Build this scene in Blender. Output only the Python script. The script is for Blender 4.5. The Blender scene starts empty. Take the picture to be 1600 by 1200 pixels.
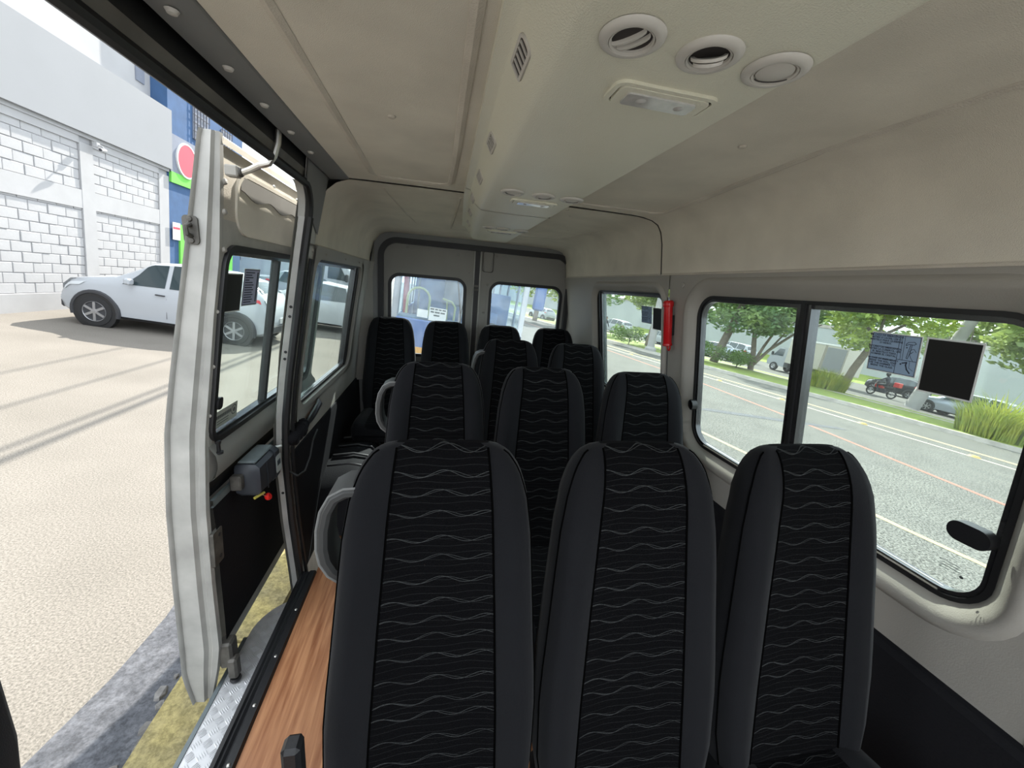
import bpy, bmesh, math, random
from mathutils import Matrix, Vector
random.seed(7)
S = bpy.context.scene
C = S.collection
R = math.radians

# ------------------------------------------------------------------ camera
# van frame: X to the right of the picture, Y towards the rear doors, Z up, floor at Z = 0
CAM_Z = 1.45
cam_d = bpy.data.cameras.new('camera'); cam = bpy.data.objects.new('camera', cam_d); C.objects.link(cam)
cam_d.sensor_width = 36.0; cam_d.lens = 600.0*36.0/1600.0; cam_d.clip_start = 0.02; cam_d.clip_end = 600
_M = ((0.97955453, 0.0336288, 0.19834822), (-0.18362891, -0.25328126, 0.94980473), (0.08217868, -0.966808, -0.24192759))
mw = Matrix.Identity(4)
for r in range(3):
    mw[r][0] = _M[r][0]; mw[r][1] = -_M[r][1]; mw[r][2] = -_M[r][2]
mw[2][3] = CAM_Z
cam.matrix_world = mw
S.camera = cam

# ------------------------------------------------------------------ sky, sun, exposure
w = bpy.data.worlds.new('world'); S.world = w; w.use_nodes = True
bg = w.node_tree.nodes['Background']
bg.inputs[0].default_value = (0.86, 0.93, 1.0, 1); bg.inputs[1].default_value = 1.15
sun_d = bpy.data.lights.new('sun', 'SUN'); sun = bpy.data.objects.new('sun', sun_d); C.objects.link(sun)
sun_d.energy = 4.2; sun_d.angle = R(0.6); sun_d.color = (1.0, 0.95, 0.86)
SUN = Vector((0.37, 1.10, 1.0)).normalized()
sun.rotation_euler = SUN.to_track_quat('Z', 'Y').to_euler()
sun.location = (6, 12, 20)
S.view_settings.view_transform = 'Standard'; S.view_settings.look = 'None'
S.view_settings.gamma = 1.0; S.view_settings.use_curve_mapping = False
S.view_settings.exposure = 1.52

# street frame: the van leans a little towards the kerb, so the street is a tilted frame (u, v, w)
_c, _s = 1/math.sqrt(1.01), 0.1/math.sqrt(1.01)
EM = Matrix(((_c, 0, _s, 0), (0, 1, 0, 0), (-_s, 0, _c, -0.62), (0, 0, 0, 1)))

# ------------------------------------------------------------------ materials
MATS = {}
def mat(name, col, rough=0.6, metal=0.0, var=0.0, vscale=8.0, bump=0.0, bscale=200.0, spec=0.5, col2=None, detail=4.0, sheen=0.0):
    m = bpy.data.materials.new(name); m.use_nodes = True
    nt = m.node_tree; b = nt.nodes['Principled BSDF']
    b.inputs['Base Color'].default_value = (*col, 1); b.inputs['Roughness'].default_value = rough
    b.inputs['Metallic'].default_value = metal; b.inputs['Specular IOR Level'].default_value = spec
    if sheen: b.inputs['Sheen Weight'].default_value = sheen
    tc = nt.nodes.new('ShaderNodeTexCoord')
    if var or col2:
        n = nt.nodes.new('ShaderNodeTexNoise'); n.inputs['Scale'].default_value = vscale; n.inputs['Detail'].default_value = detail
        nt.links.new(tc.outputs['Object'], n.inputs['Vector'])
        mr = nt.nodes.new('ShaderNodeMapRange'); mr.inputs[1].default_value = 0.3; mr.inputs[2].default_value = 0.7
        nt.links.new(n.outputs['Fac'], mr.inputs[0])
        mx = nt.nodes.new('ShaderNodeMix'); mx.data_type = 'RGBA'
        c2 = col2 if col2 else tuple(max(0, c*(1-var)) for c in col)
        mx.inputs[6].default_value = (*c2, 1); mx.inputs[7].default_value = (*col, 1)
        nt.links.new(mr.outputs[0], mx.inputs[0]); nt.links.new(mx.outputs[2], b.inputs['Base Color'])
    if bump:
        n2 = nt.nodes.new('ShaderNodeTexNoise'); n2.inputs['Scale'].default_value = bscale; n2.inputs['Detail'].default_value = 2
        nt.links.new(tc.outputs['Object'], n2.inputs['Vector'])
        bp = nt.nodes.new('ShaderNodeBump'); bp.inputs['Strength'].default_value = bump; bp.inputs['Distance'].default_value = 0.004
        nt.links.new(n2.outputs['Fac'], bp.inputs['Height']); nt.links.new(bp.outputs['Normal'], b.inputs['Normal'])
    MATS[name] = m
    return m
def glassmat(name, tint, gloss=0.06, haze=0.0, hazecol=(0.8, 0.85, 0.85)):
    m = bpy.data.materials.new(name); m.use_nodes = True; nt = m.node_tree
    for n in list(nt.nodes):
        if n.type == 'BSDF_PRINCIPLED': nt.nodes.remove(n)
    out = [n for n in nt.nodes if n.type == 'OUTPUT_MATERIAL'][0]
    t = nt.nodes.new('ShaderNodeBsdfTransparent'); t.inputs[0].default_value = (*tint, 1)
    g = nt.nodes.new('ShaderNodeBsdfGlossy'); g.inputs['Roughness'].default_value = 0.02
    lw = nt.nodes.new('ShaderNodeLayerWeight'); pw = nt.nodes.new('ShaderNodeMath'); pw.operation = 'POWER'; pw.inputs[1].default_value = 4.5
    nt.links.new(lw.outputs['Facing'], pw.inputs[0])
    fr = nt.nodes.new('ShaderNodeMath'); fr.operation = 'MULTIPLY_ADD'; fr.inputs[1].default_value = 0.45; fr.inputs[2].default_value = gloss*0.4
    nt.links.new(pw.outputs[0], fr.inputs[0])
    mx = nt.nodes.new('ShaderNodeMixShader')
    nt.links.new(fr.outputs[0], mx.inputs[0])
    nt.links.new(t.outputs[0], mx.inputs[1]); nt.links.new(g.outputs[0], mx.inputs[2])
    last = mx
    if haze:
        d = nt.nodes.new('ShaderNodeBsdfTranslucent'); d.inputs[0].default_value = (*hazecol, 1)
        d2 = nt.nodes.new('ShaderNodeBsdfDiffuse'); d2.inputs[0].default_value = (*hazecol, 1)
        ad = nt.nodes.new('ShaderNodeMixShader'); ad.inputs[0].default_value = 0.5
        nt.links.new(d.outputs[0], ad.inputs[1]); nt.links.new(d2.outputs[0], ad.inputs[2])
        tc = nt.nodes.new('ShaderNodeTexCoord'); n = nt.nodes.new('ShaderNodeTexNoise'); n.inputs['Scale'].default_value = 9
        nt.links.new(tc.outputs['Object'], n.inputs['Vector'])
        mm = nt.nodes.new('ShaderNodeMath'); mm.operation = 'MULTIPLY'; mm.inputs[1].default_value = haze*2
        nt.links.new(n.outputs['Fac'], mm.inputs[0])
        m2 = nt.nodes.new('ShaderNodeMixShader'); nt.links.new(mm.outputs[0], m2.inputs[0])
        nt.links.new(mx.outputs[0], m2.inputs[1]); nt.links.new(ad.outputs[0], m2.inputs[2]); last = m2
    nt.links.new(last.outputs[0], out.inputs[0])
    MATS[name] = m
    return m

mat('headliner', (0.76, 0.71, 0.61), 0.95, var=0.16, vscale=5, bump=0.35, bscale=650, spec=0.1, detail=8)
mat('headliner_edge', (0.64, 0.59, 0.51), 0.95, var=0.2, vscale=6, bump=0.4, bscale=260, spec=0.1)
mat('duct', (0.76, 0.74, 0.61), 0.36, var=0.05, vscale=4, bump=0.28, bscale=480, spec=0.5)
mat('vent', (0.58, 0.555, 0.51), 0.45, var=0.05)
mat('vent_dark', (0.035, 0.03, 0.028), 0.7)
mat('lamp_lens', (0.55, 0.54, 0.52), 0.12, var=0.2, vscale=60, spec=0.8)
mat('panel_grey', (0.34, 0.325, 0.295), 0.6, var=0.06, vscale=5, bump=0.1, bscale=300)
mat('panel_beige', (0.35, 0.33, 0.295), 0.55, var=0.06, vscale=4, bump=0.12, bscale=300)
mat('frame_grey', (0.21, 0.21, 0.208), 0.5, var=0.08)
mat('door_grey', (0.27, 0.258, 0.237), 0.55, var=0.08, vscale=6)
mat('white_paint', (0.50, 0.485, 0.445), 0.4, var=0.25, vscale=14, detail=8)
mat('jamb_paint', (0.46, 0.45, 0.42), 0.4, var=0.3, vscale=9, detail=8)
mat('header_metal', (0.20, 0.185, 0.16), 0.6, var=0.35, vscale=12, detail=8)
mat('rubber', (0.012, 0.012, 0.013), 0.5)
mat('black_plastic', (0.012, 0.012, 0.0135), 0.45, bump=0.1)
mat('black_trim', (0.012, 0.012, 0.014), 0.75, bump=0.25, bscale=160, spec=0.12)
mat('charcoal_metal', (0.03, 0.03, 0.033), 0.4, metal=0.6)
mat('steel', (0.62, 0.60, 0.56), 0.35, metal=0.9)
mat('alu_frame', (0.10, 0.10, 0.105), 0.22, metal=0.8)
mat('alu', (0.74, 0.74, 0.75), 0.45, metal=0.35, var=0.15, vscale=20)
mat('dirty_metal', (0.14, 0.13, 0.115), 0.6, metal=0.3, var=0.5, vscale=25)
mat('red_plastic', (0.55, 0.012, 0.016), 0.25)
mat('bright_red', (0.75, 0.02, 0.015), 0.3)
mat('yellow_plastic', (0.50, 0.42, 0.08), 0.4)
mat('sticker_white', (0.75, 0.78, 0.76), 0.5)
mat('sticker_black', (0.006, 0.006, 0.006), 0.6)
mat('sticker_blue', (0.30, 0.42, 0.58), 0.5)
mat('sticker_violet', (0.36, 0.37, 0.52), 0.5)
mat('sticker_clear', (0.40, 0.42, 0.37), 0.5)
mat('ink', (0.015, 0.025, 0.05), 0.6)
mat('ink_grey', (0.08, 0.09, 0.09), 0.6)
mat('label_silver', (0.55, 0.60, 0.60), 0.4)
mat('device_grey', (0.16, 0.19, 0.20), 0.5, var=0.2, vscale=25)
mat('device_dark', (0.035, 0.04, 0.05), 0.4)
mat('bolster', (0.0095, 0.0098, 0.0115), 0.85, var=0.1, vscale=12, bump=0.2, bscale=700, spec=0.08, sheen=0.08)
mat('cab_bounce', (0.66, 0.64, 0.60), 0.7, var=0.08)
mat('seat_shell', (0.02, 0.02, 0.022), 0.6)
mat('seam', (0.002, 0.002, 0.002), 0.95, spec=0.0)
mat('arm_grey', (0.045, 0.045, 0.044), 0.5)
mat('rim_grey', (0.17, 0.17, 0.165), 0.4)
glassmat('glass', (0.93, 0.97, 0.95))
glassmat('glass_side', (0.91, 0.97, 0.95), haze=0.018)
glassmat('glass_rear', (0.86, 0.92, 0.94), haze=0.05)
mat('car_glass', (0.03, 0.045, 0.05), 0.05, spec=0.8)

def wood_mat():
    m = mat('wood', (0.42, 0.19, 0.09), 0.38, bump=0.05)
    nt = m.node_tree; b = nt.nodes['Principled BSDF']
    tc = nt.nodes.new('ShaderNodeTexCoord'); mp = nt.nodes.new('ShaderNodeMapping'); mp.inputs['Scale'].default_value = (14, 0.8, 1)
    nt.links.new(tc.outputs['Object'], mp.inputs[0])
    n = nt.nodes.new('ShaderNodeTexNoise'); n.inputs['Scale'].default_value = 4; n.inputs['Detail'].default_value = 8; n.inputs['Distortion'].default_value = 0.6
    nt.links.new(mp.outputs[0], n.inputs['Vector'])
    cr = nt.nodes.new('ShaderNodeValToRGB')
    cr.color_ramp.elements[0].position = 0.32; cr.color_ramp.elements[0].color = (0.27, 0.10, 0.042, 1)
    cr.color_ramp.elements[1].position = 0.66; cr.color_ramp.elements[1].color = (0.52, 0.25, 0.12, 1)
    nt.links.new(n.outputs['Fac'], cr.inputs[0]); nt.links.new(cr.outputs[0], b.inputs['Base Color'])
wood_mat()

def wave_mat():
    """black seat cloth with woven pale wavy lines, laid out in the cloth's own UV (metres)"""
    m = mat('wave_cloth', (0.006, 0.006, 0.007), 0.95, bump=0.25, bscale=800, spec=0.03, sheen=0.01)
    nt = m.node_tree; b = nt.nodes['Principled BSDF']
    def N(op, a=None, bb=None, c=None):
        n = nt.nodes.new('ShaderNodeMath'); n.operation = op
        for i, v in enumerate((a, bb, c)):
            if v is None: continue
            if isinstance(v, (int, float)): n.inputs[i].default_value = v
            else: nt.links.new(v, n.inputs[i])
        return n.outputs[0]
    uv = nt.nodes.new('ShaderNodeUVMap'); sp = nt.nodes.new('ShaderNodeSeparateXYZ'); nt.links.new(uv.outputs[0], sp.inputs[0])
    u, v = sp.outputs[0], sp.outputs[1]
    ns = nt.nodes.new('ShaderNodeTexNoise'); ns.inputs['Scale'].default_value = 14; ns.inputs['Detail'].default_value = 1
    nt.links.new(uv.outputs[0], ns.inputs['Vector'])
    tot = None
    for (pitch, wl, amp, ph, gain, thick) in ((0.0395, 0.094, 0.0062, 0.0, 1.0, 0.00085), (0.0395, 0.101, 0.0050, 0.75, 0.8, 0.0008), (0.0131, 0.120, 0.0020, 0.5, 0.20, 0.0009)):
        row = N('FLOOR', N('DIVIDE', v, pitch))
        rnd = N('FRACT', N('MULTIPLY', N('SINE', N('MULTIPLY', row, 12.9898)), 43758.5))
        sn = N('SINE', N('ADD', N('ADD', N('MULTIPLY', u, 2*math.pi/wl), ph), N('MULTIPLY', rnd, 1.1)))
        ctr = N('ADD', N('MULTIPLY', N('ADD', row, 0.5), pitch), N('MULTIPLY', sn, amp))
        ctr = N('ADD', ctr, N('MULTIPLY', N('SUBTRACT', rnd, 0.5), pitch*0.35))
        d = N('ABSOLUTE', N('SUBTRACT', v, ctr))
        ln = N('SUBTRACT', 1.0, N('MINIMUM', N('DIVIDE', d, thick), 1.0))
        ln = N('MULTIPLY', ln, gain)
        tot = ln if tot is None else N('MAXIMUM', tot, ln)
    tot = N('MULTIPLY', tot, N('ADD', 0.25, ns.outputs['Fac']))
    mx = nt.nodes.new('ShaderNodeMix'); mx.data_type = 'RGBA'
    mx.inputs[6].default_value = (0.0042, 0.0042, 0.0048, 1); mx.inputs[7].default_value = (0.075, 0.078, 0.078, 1)
    nt.links.new(tot, mx.inputs[0]); nt.links.new(mx.outputs[2], b.inputs['Base Color'])
wave_mat()

# ------------------------------------------------------------------ mesh helpers
class MB:
    def __init__(s): s.v = []; s.f = []; s.uv = None
    def add(s, vs, fs):
        o = len(s.v); s.v += [tuple(p) for p in vs]; s.f += [tuple(i+o for i in f) for f in fs]; return s
    def box(s, x0, x1, y0, y1, z0, z1, M=None):
        p = [(x0,y0,z0),(x1,y0,z0),(x1,y1,z0),(x0,y1,z0),(x0,y0,z1),(x1,y0,z1),(x1,y1,z1),(x0,y1,z1)]
        if M: p = [M @ Vector(q) for q in p]
        return s.add(p, [(0,3,2,1),(4,5,6,7),(0,1,5,4),(1,2,6,5),(2,3,7,6),(3,0,4,7)])
    def cbox(s, x0, x1, y0, y1, z0, z1, b=0.01, M=None):
        """box with chamfered edges"""
        vs = []
        for x, y, z, sx, sy, sz in [(X,Y,Z,a,bb,c) for X,a in ((x0,1),(x1,-1)) for Y,bb in ((y0,1),(y1,-1)) for Z,c in ((z0,1),(z1,-1))]:
            vs += [(x, y+sy*b, z+sz*b), (x+sx*b, y, z+sz*b), (x+sx*b, y+sy*b, z)]
        bm = bmesh.new()
        for q in vs: bm.verts.new(M @ Vector(q) if M else q)
        bmesh.ops.convex_hull(bm, input=list(bm.verts)); bm.verts.index_update()
        bmesh.ops.dissolve_limit(bm, angle_limit=0.01, verts=bm.verts, edges=bm.edges)
        bm.verts.index_update()
        s.add([v.co for v in bm.verts], [[v.index for v in f.verts] for f in bm.faces]); bm.free(); return s
    def tube(s, pts, r, n=8, cap=True, closed=False, sx=1.0):
        pts = [Vector(p) for p in pts]; m = len(pts); rings = []
        rr = r if isinstance(r, (list, tuple)) else [r]*m
        up = None
        for i, p in enumerate(pts):
            if closed: t = (pts[(i+1) % m]-pts[i-1]).normalized()
            else: t = (pts[min(i+1, m-1)]-pts[max(i-1, 0)]).normalized()
            if up is None:
                up = Vector((0,0,1)) if abs(t.z) < 0.9 else Vector((0,1,0))
            a = t.cross(up).normalized(); up2 = a.cross(t).normalized(); up = up2
            rings.append([p+(a*math.cos(2*math.pi*k/n)*sx+up2*math.sin(2*math.pi*k/n))*rr[i] for k in range(n)])
        vs = [q for g in rings for q in g]; fs = []
        for i in range(m if closed else m-1):
            j = (i+1) % m
            for k in range(n): fs.append((i*n+k, i*n+(k+1) % n, j*n+(k+1) % n, j*n+k))
        if cap and not closed: fs += [tuple(range(n))[::-1], tuple((m-1)*n+k for k in range(n))]
        return s.add(vs, fs)
    def loft(s, rings, closed=True, cap=True):
        n = len(rings[0]); vs = [p for g in rings for p in g]; fs = []
        for i in range(len(rings)-1):
            for k in range(n if closed else n-1):
                fs.append((i*n+k, i*n+(k+1) % n, (i+1)*n+(k+1) % n, (i+1)*n+k))
        if cap and closed: fs += [tuple(range(n))[::-1], tuple((len(rings)-1)*n+k for k in range(n))]
        return s.add(vs, fs)
    def lathe(s, prof, M=None, n=24, close=False):
        """profile of (r, h) about local z"""
        vs = []; fs = []; m = len(prof)
        for k in range(n):
            a = 2*math.pi*k/n
            for (r, h) in prof: vs.append((r*math.cos(a), r*math.sin(a), h))
        for k in range(n):
            j = (k+1) % n
            for i in range(m-1 if not close else m):
                i2 = (i+1) % m
                fs.append((k*m+i, j*m+i, j*m+i2, k*m+i2))
        if M: vs = [M @ Vector(p) for p in vs]
        return s.add(vs, fs)
    def disc(s, r, h, M=None, n=24):
        vs = [(r*math.cos(2*math.pi*k/n), r*math.sin(2*math.pi*k/n), h) for k in range(n)]
        if M: vs = [M @ Vector(p) for p in vs]
        return s.add(vs, [tuple(range(n))])
    def build(s, name, m=None, parent=None, smooth=35, M=None, weld=False):
        me = bpy.data.meshes.new(name); me.from_pydata(s.v, [], s.f)
        if weld or smooth:
            bm = bmesh.new(); bm.from_mesh(me)
            if weld: bmesh.ops.remove_doubles(bm, verts=bm.verts, dist=1e-5)
            bmesh.ops.recalc_face_normals(bm, faces=bm.faces) if weld != 'keep' else None
            bm.to_mesh(me); bm.free()
        if smooth:
            me.polygons.foreach_set('use_smooth', [True]*len(me.polygons))
            me.set_sharp_from_angle(angle=R(smooth))
        o = bpy.data.objects.new(name, me); C.objects.link(o)
        if m: me.materials.append(MATS[m])
        if parent: o.parent = parent
        if M is not None: o.matrix_world = M
        return o
def empty(name, loc=(0,0,0), rz=0, M=None):
    o = bpy.data.objects.new(name, None); C.objects.link(o); o.empty_display_size = 0.1
    if M is not None: o.matrix_world = M
    else: o.location = loc; o.rotation_euler = (0, 0, rz)
    return o
def tag(o, label, cat=None, group=None, kind=None):
    if label: o['label'] = label
    if cat: o['category'] = cat
    if group: o['group'] = group
    if kind: o['kind'] = kind
    return o
def struct(o, label=None):
    o['kind'] = 'structure'
    if label: o['label'] = label
    return o
def copy_tree(o, parent=None):
    c = o.copy(); C.objects.link(c); c.parent = parent
    for ch in list(o.children): copy_tree(ch, c)
    return c
def interp(tab, z):
    if z <= tab[0][0]: return tab[0][1]
    for (a, x), (b, y) in zip(tab, tab[1:]):
        if z <= b: return x+(y-x)*(z-a)/(b-a)
    return tab[-1][1]
def rr(a0, a1, b0, b1, r, n=8):
    """closed rounded rectangle; r may be a 4-tuple (a1b1, a0b1, a0b0, a1b0)"""
    if not isinstance(r, (tuple, list)): r = (r,)*4
    out = []
    for (ca, cb, ang, q) in ((a1, b1, 0, r[0]), (a0, b1, 90, r[1]), (a0, b0, 180, r[2]), (a1, b0, 270, r[3])):
        xa = ca-q if ang in (0, 270) else ca+q; xb = cb-q if ang in (0, 90) else cb+q
        for k in range(n+1):
            t = R(ang+90*k/n); out.append((xa+q*math.cos(t), xb+q*math.sin(t)))
    return out
def densify(pts, step=0.12):
    out = []
    for i, p in enumerate(pts):
        q = pts[(i+1) % len(pts)]; d = math.hypot(q[0]-p[0], q[1]-p[1]); k = max(1, int(d/step))
        out += [(p[0]+(q[0]-p[0])*j/k, p[1]+(q[1]-p[1])*j/k) for j in range(k)]
    return out
def ring_solid(outer, inner, o0, o1, mp):
    """band between two closed loops (same count), solid between offsets o0 and o1"""
    n = len(outer); vs = [mp(a, b, o0) for a, b in outer]+[mp(a, b, o0) for a, b in inner]+[mp(a, b, o1) for a, b in inner]+[mp(a, b, o1) for a, b in outer]
    fs = []
    for L in range(4):
        for k in range(n):
            j = (k+1) % n; L2 = (L+1) % 4
            fs.append((L*n+k, L*n+j, L2*n+j, L2*n+k))
    return MB().add(vs, fs)
def slab(loop, o0, o1, mp):
    n = len(loop); vs = [mp(a, b, o0) for a, b in loop]+[mp(a, b, o1) for a, b in loop]
    fs = [tuple(range(n)), tuple(range(2*n-1, n-1, -1))]+[(k, (k+1) % n, n+(k+1) % n, n+k) for k in range(n)]
    return MB().add(vs, fs)
def ray_poly(c, d, poly):
    best = None
    for i, p in enumerate(poly):
        q = poly[(i+1) % len(poly)]; ex, ey = q[0]-p[0], q[1]-p[1]
        den = d[0]*ey-d[1]*ex
        if abs(den) < 1e-12: continue
        t = ((p[0]-c[0])*ey-(p[1]-c[1])*ex)/den; s_ = ((p[0]-c[0])*d[1]-(p[1]-c[1])*d[0])/den
        if t > 0 and -1e-9 <= s_ <= 1+1e-9 and (best is None or t < best): best = t
    return (c[0]+d[0]*best, c[1]+d[1]*best)
def holed(outer_poly, hole, mp, o0=0.0, reveal=0.0, rings=6):
    """panel bounded by a convex polygon with a hole loop; optional reveal going to offset `reveal`"""
    c = (sum(p[0] for p in hole)/len(hole), sum(p[1] for p in hole)/len(hole))
    out = [ray_poly(c, (p[0]-c[0], p[1]-c[1]), outer_poly) for p in hole]
    for q in outer_poly:
        k = min(range(len(out)), key=lambda i: (out[i][0]-q[0])**2+(out[i][1]-q[1])**2); out[k] = q
    n = len(hole); vs = []; fs = []
    for i in range(rings+1):
        t = i/rings
        vs += [mp(h[0]+(o[0]-h[0])*t, h[1]+(o[1]-h[1])*t, o0) for h, o in zip(hole, out)]
    for i in range(rings):
        for k in range(n): fs.append((i*n+k, i*n+(k+1) % n, (i+1)*n+(k+1) % n, (i+1)*n+k))
    if reveal:
        b = len(vs); vs += [mp(h[0], h[1], reveal) for h in hole]
        for k in range(n): fs.append((k, (k+1) % n, b+(k+1) % n, b+k))
    return MB().add(vs, fs)
def extr_y(prof, y0, y1, closed=False, ny=1):
    rings = [[(x, y0+(y1-y0)*i/ny, z) for x, z in prof] for i in range(ny+1)]
    return MB().loft(rings, closed=closed, cap=closed)
def offset_loop(loop, d):
    c = (sum(p[0] for p in loop)/len(loop), sum(p[1] for p in loop)/len(loop)); out = []
    n = len(loop)
    for i, p in enumerate(loop):
        a, b = loop[i-1], loop[(i+1) % n]; tx, ty = b[0]-a[0], b[1]-a[1]; l = math.hypot(tx, ty) or 1
        out.append((p[0]+ty/l*d, p[1]-tx/l*d))
    return out
def text_mesh(s, size, align='CENTER', bold=0.0):
    cu = bpy.data.curves.new('txt', 'FONT'); cu.body = s; cu.size = size; cu.align_x = align; cu.align_y = 'CENTER'; cu.resolution_u = 2
    cu.offset = bold; cu.space_line = 1.0
    o = bpy.data.objects.new('txt', cu); C.objects.link(o)
    dg = bpy.context.evaluated_depsgraph_get()
    me = bpy.data.meshes.new_from_object(o.evaluated_get(dg)); bpy.data.objects.remove(o); bpy.data.curves.remove(cu)
    return me
def text_obj(name, s, size, M, m, parent, align='CENTER', bold=0.0):
    me = text_mesh(s, size, align, bold); me.materials.append(MATS[m]); me.name = name
    o = bpy.data.objects.new(name, me); C.objects.link(o)
    if parent: o.parent = parent
    o.matrix_local = M
    return o
# ================================================================== VAN SHELL
XR_T = [(0, 1.25), (0.6, 1.25), (0.79, 1.235), (1.487, 1.12), (1.575, 1.108), (1.9, 1.06)]
XL_T = [(-0.3, -0.60), (0, -0.615), (0.3, -0.635), (0.6, -0.645), (0.8, -0.635), (1.0, -0.61), (1.2, -0.578), (1.5, -0.53), (1.745, -0.487), (1.9, -0.44)]
def mR(y, z, off): return (interp(XR_T, z)+off, y, z)          # right wall: offset grows outwards
def mL(y, z, off): return (interp(XL_T, z)-off, y, z)          # left wall: offset grows outwards
def mB(x, z, off): return (x, 3.40+off, z)                     # rear wall
def rect(a0, a1, b0, b1): return [(a1, b1), (a0, b1), (a0, b0), (a1, b0)]
YF = -0.35

# floor -------------------------------------------------------------
f = struct(MB().box(-0.545, 1.25, YF, 3.42, -0.03, 0.0).build('floor', 'wood', smooth=0), 'wood-look vinyl floor of the van')
# left wall behind the sliding-door opening -----------------------------------
wl = struct(empty('wall_left'), 'grey left side panel with window behind the door pillar')
hl = densify(rr(1.92, 3.02, 0.80, 1.505, 0.09))
holed(rect(1.78, 3.40, 0.60, 1.56), hl, mL, 0.0, 0.055, 8).build('side_panel', 'panel_grey', wl, smooth=50)
holed(rect(1.86, 3.08, 0.72, 1.555), offset_loop(hl, 0.028), mL, -0.010, 0.0, 3).build('window_surround', 'panel_grey', wl, smooth=50)
rings = [[mL(y, z, o) for (z, o) in ((0.0, -0.012), (0.3, -0.012), (0.58, -0.012), (0.615, -0.006), (0.62, 0.0))] for y in (1.80, 2.2, 2.6, 3.0, 3.40)]
MB().loft(rings, closed=False, cap=False).build('lower_liner', 'black_trim', wl)
for y in (1.84, 2.05, 2.45, 2.85):
    MB().lathe([(0, 0.006), (0.008, 0.005), (0.010, 0.0)], Matrix.Translation(mL(y, 1.535, -0.001)) @ Matrix.Rotation(R(90), 4, 'Y'), 10).build('clip', 'panel_grey', wl)
# outer left skin (keeps daylight out above and behind)
MB().loft([[mL(y, z, 0.055) for z in (-0.3, 0.0, 0.3, 0.6, 0.78)] for y in (1.76, 3.46)], closed=False, cap=False).build('outer_skin_low', 'white_paint', wl)
MB().loft([[mL(y, z, 0.055) for z in (1.52, 1.745, 1.9)] for y in (1.76, 3.46)], closed=False, cap=False).build('outer_skin_high', 'white_paint', wl)

# door pillar: painted jamb, rubber seal -----------------------------------------
pil = struct(empty('trim_1'), 'white painted door pillar with black rubber seal')
zs = [-0.12+0.0522*i for i in range(35)]
jr = []
for z in zs:
    x = interp(XL_T, z); jr.append([(x-0.012, 1.752, z), (x-0.038, 1.745, z), (x-0.047, 1.765, z), (x-0.047, 1.86, z), (x+0.0, 1.86, z), (x, 1.79, z)])
MB().loft(jr).build('jamb', 'jamb_paint', pil)
MB().tube([(interp(XL_T, z)-0.004, 1.757, z) for z in zs], 0.0165, 8).build('door_seal', 'rubber', pil)
MB().tube([(interp(XL_T, z)+0.014, 1.790, z) for z in zs if z < 1.5], 0.008, 6).build('seal_lip', 'rubber', pil)
for z in (1.30, 1.26, 1.11, 1.08, 0.62, 0.45):
    MB().lathe([(0, 0.0), (0.006, 0.0), (0.006, 0.002), (0, 0.002)], Matrix.Translation((interp(XL_T, z)-0.026, 1.7475, z)) @ Matrix.Rotation(R(90), 4, 'X'), 10).build('hole_plug', 'rubber', pil)

# header rail above the door opening -----------------------------------------------
hd = struct(empty('trim_2'), 'grey door header rail with black sliding track')
Y1 = 1.80
extr_y([(-0.372, 1.842), (-0.378, 1.830), (-0.392, 1.826), (-0.447, 1.822), (-0.452, 1.828)], YF, Y1+0.05).build('rail_panel', 'frame_grey', hd)
extr_y([(-0.452, 1.828), (-0.455, 1.846), (-0.474, 1.846), (-0.476, 1.800)], YF, Y1-0.06).build('slide_track', 'rubber', hd)
extr_y([(-0.476, 1.800), (-0.484, 1.792), (-0.488, 1.782), (-0.493, 1.776), (-0.498, 1.768), (-0.506, 1.775), (-0.520, 1.81), (-0.525, 1.905)], YF, Y1).build('rail_lip', 'header_metal', hd)
# seal runs along the header and turns down the pillar
pts = [(-0.490, YF, 1.764)]+[(-0.490, -0.2+0.1*i, 1.764) for i in range(19)]
for k in range(1, 9):
    a = R(90*k/8); y = 1.645+0.112*math.sin(a); z = 1.652+0.112*math.cos(a)
    pts.append((interp(XL_T, z)-0.006, y, z))
MB().tube(pts, 0.0145, 8).build('header_seal', 'rubber', hd)
# corner web between header and pillar
web = [(1.86, 1.84), (1.60, 1.84)]+[(1.645+0.112*math.sin(R(90*k/8)), 1.652+0.112*math.cos(R(90*k/8))) for k in range(9)]+[(1.86, 1.60)]
slab(web, 0.0, 0.004, mL).build('corner_web', 'frame_grey', hd)
MB().loft([[(interp(XL_T, z)-0.012, y, z), (interp(XL_T, z)-0.047, y+0.006*math.sin(a), z+0.006*math.cos(a))] for a, y, z in [(R(90*k/8), 1.645+0.108*math.sin(R(90*k/8)), 1.652+0.108*math.cos(R(90*k/8))) for k in range(9)]], closed=False, cap=False).build('corner_jamb', 'jamb_paint', hd)
slab(web, -0.004, 0.0, lambda y, z, o: (interp(XL_T, z)+0.004-o*0.5, y, z)).build('corner_cover', 'frame_grey', hd)
for y in (0.64, 0.809, 0.978, 1.144, 1.318, 1.494):
    MB().lathe([(0, -0.006), (0.007, -0.005), (0.010, 0.0)], Matrix.Translation((-0.418, y, 1.823)), 12).build('clip', 'vent', hd)

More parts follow.
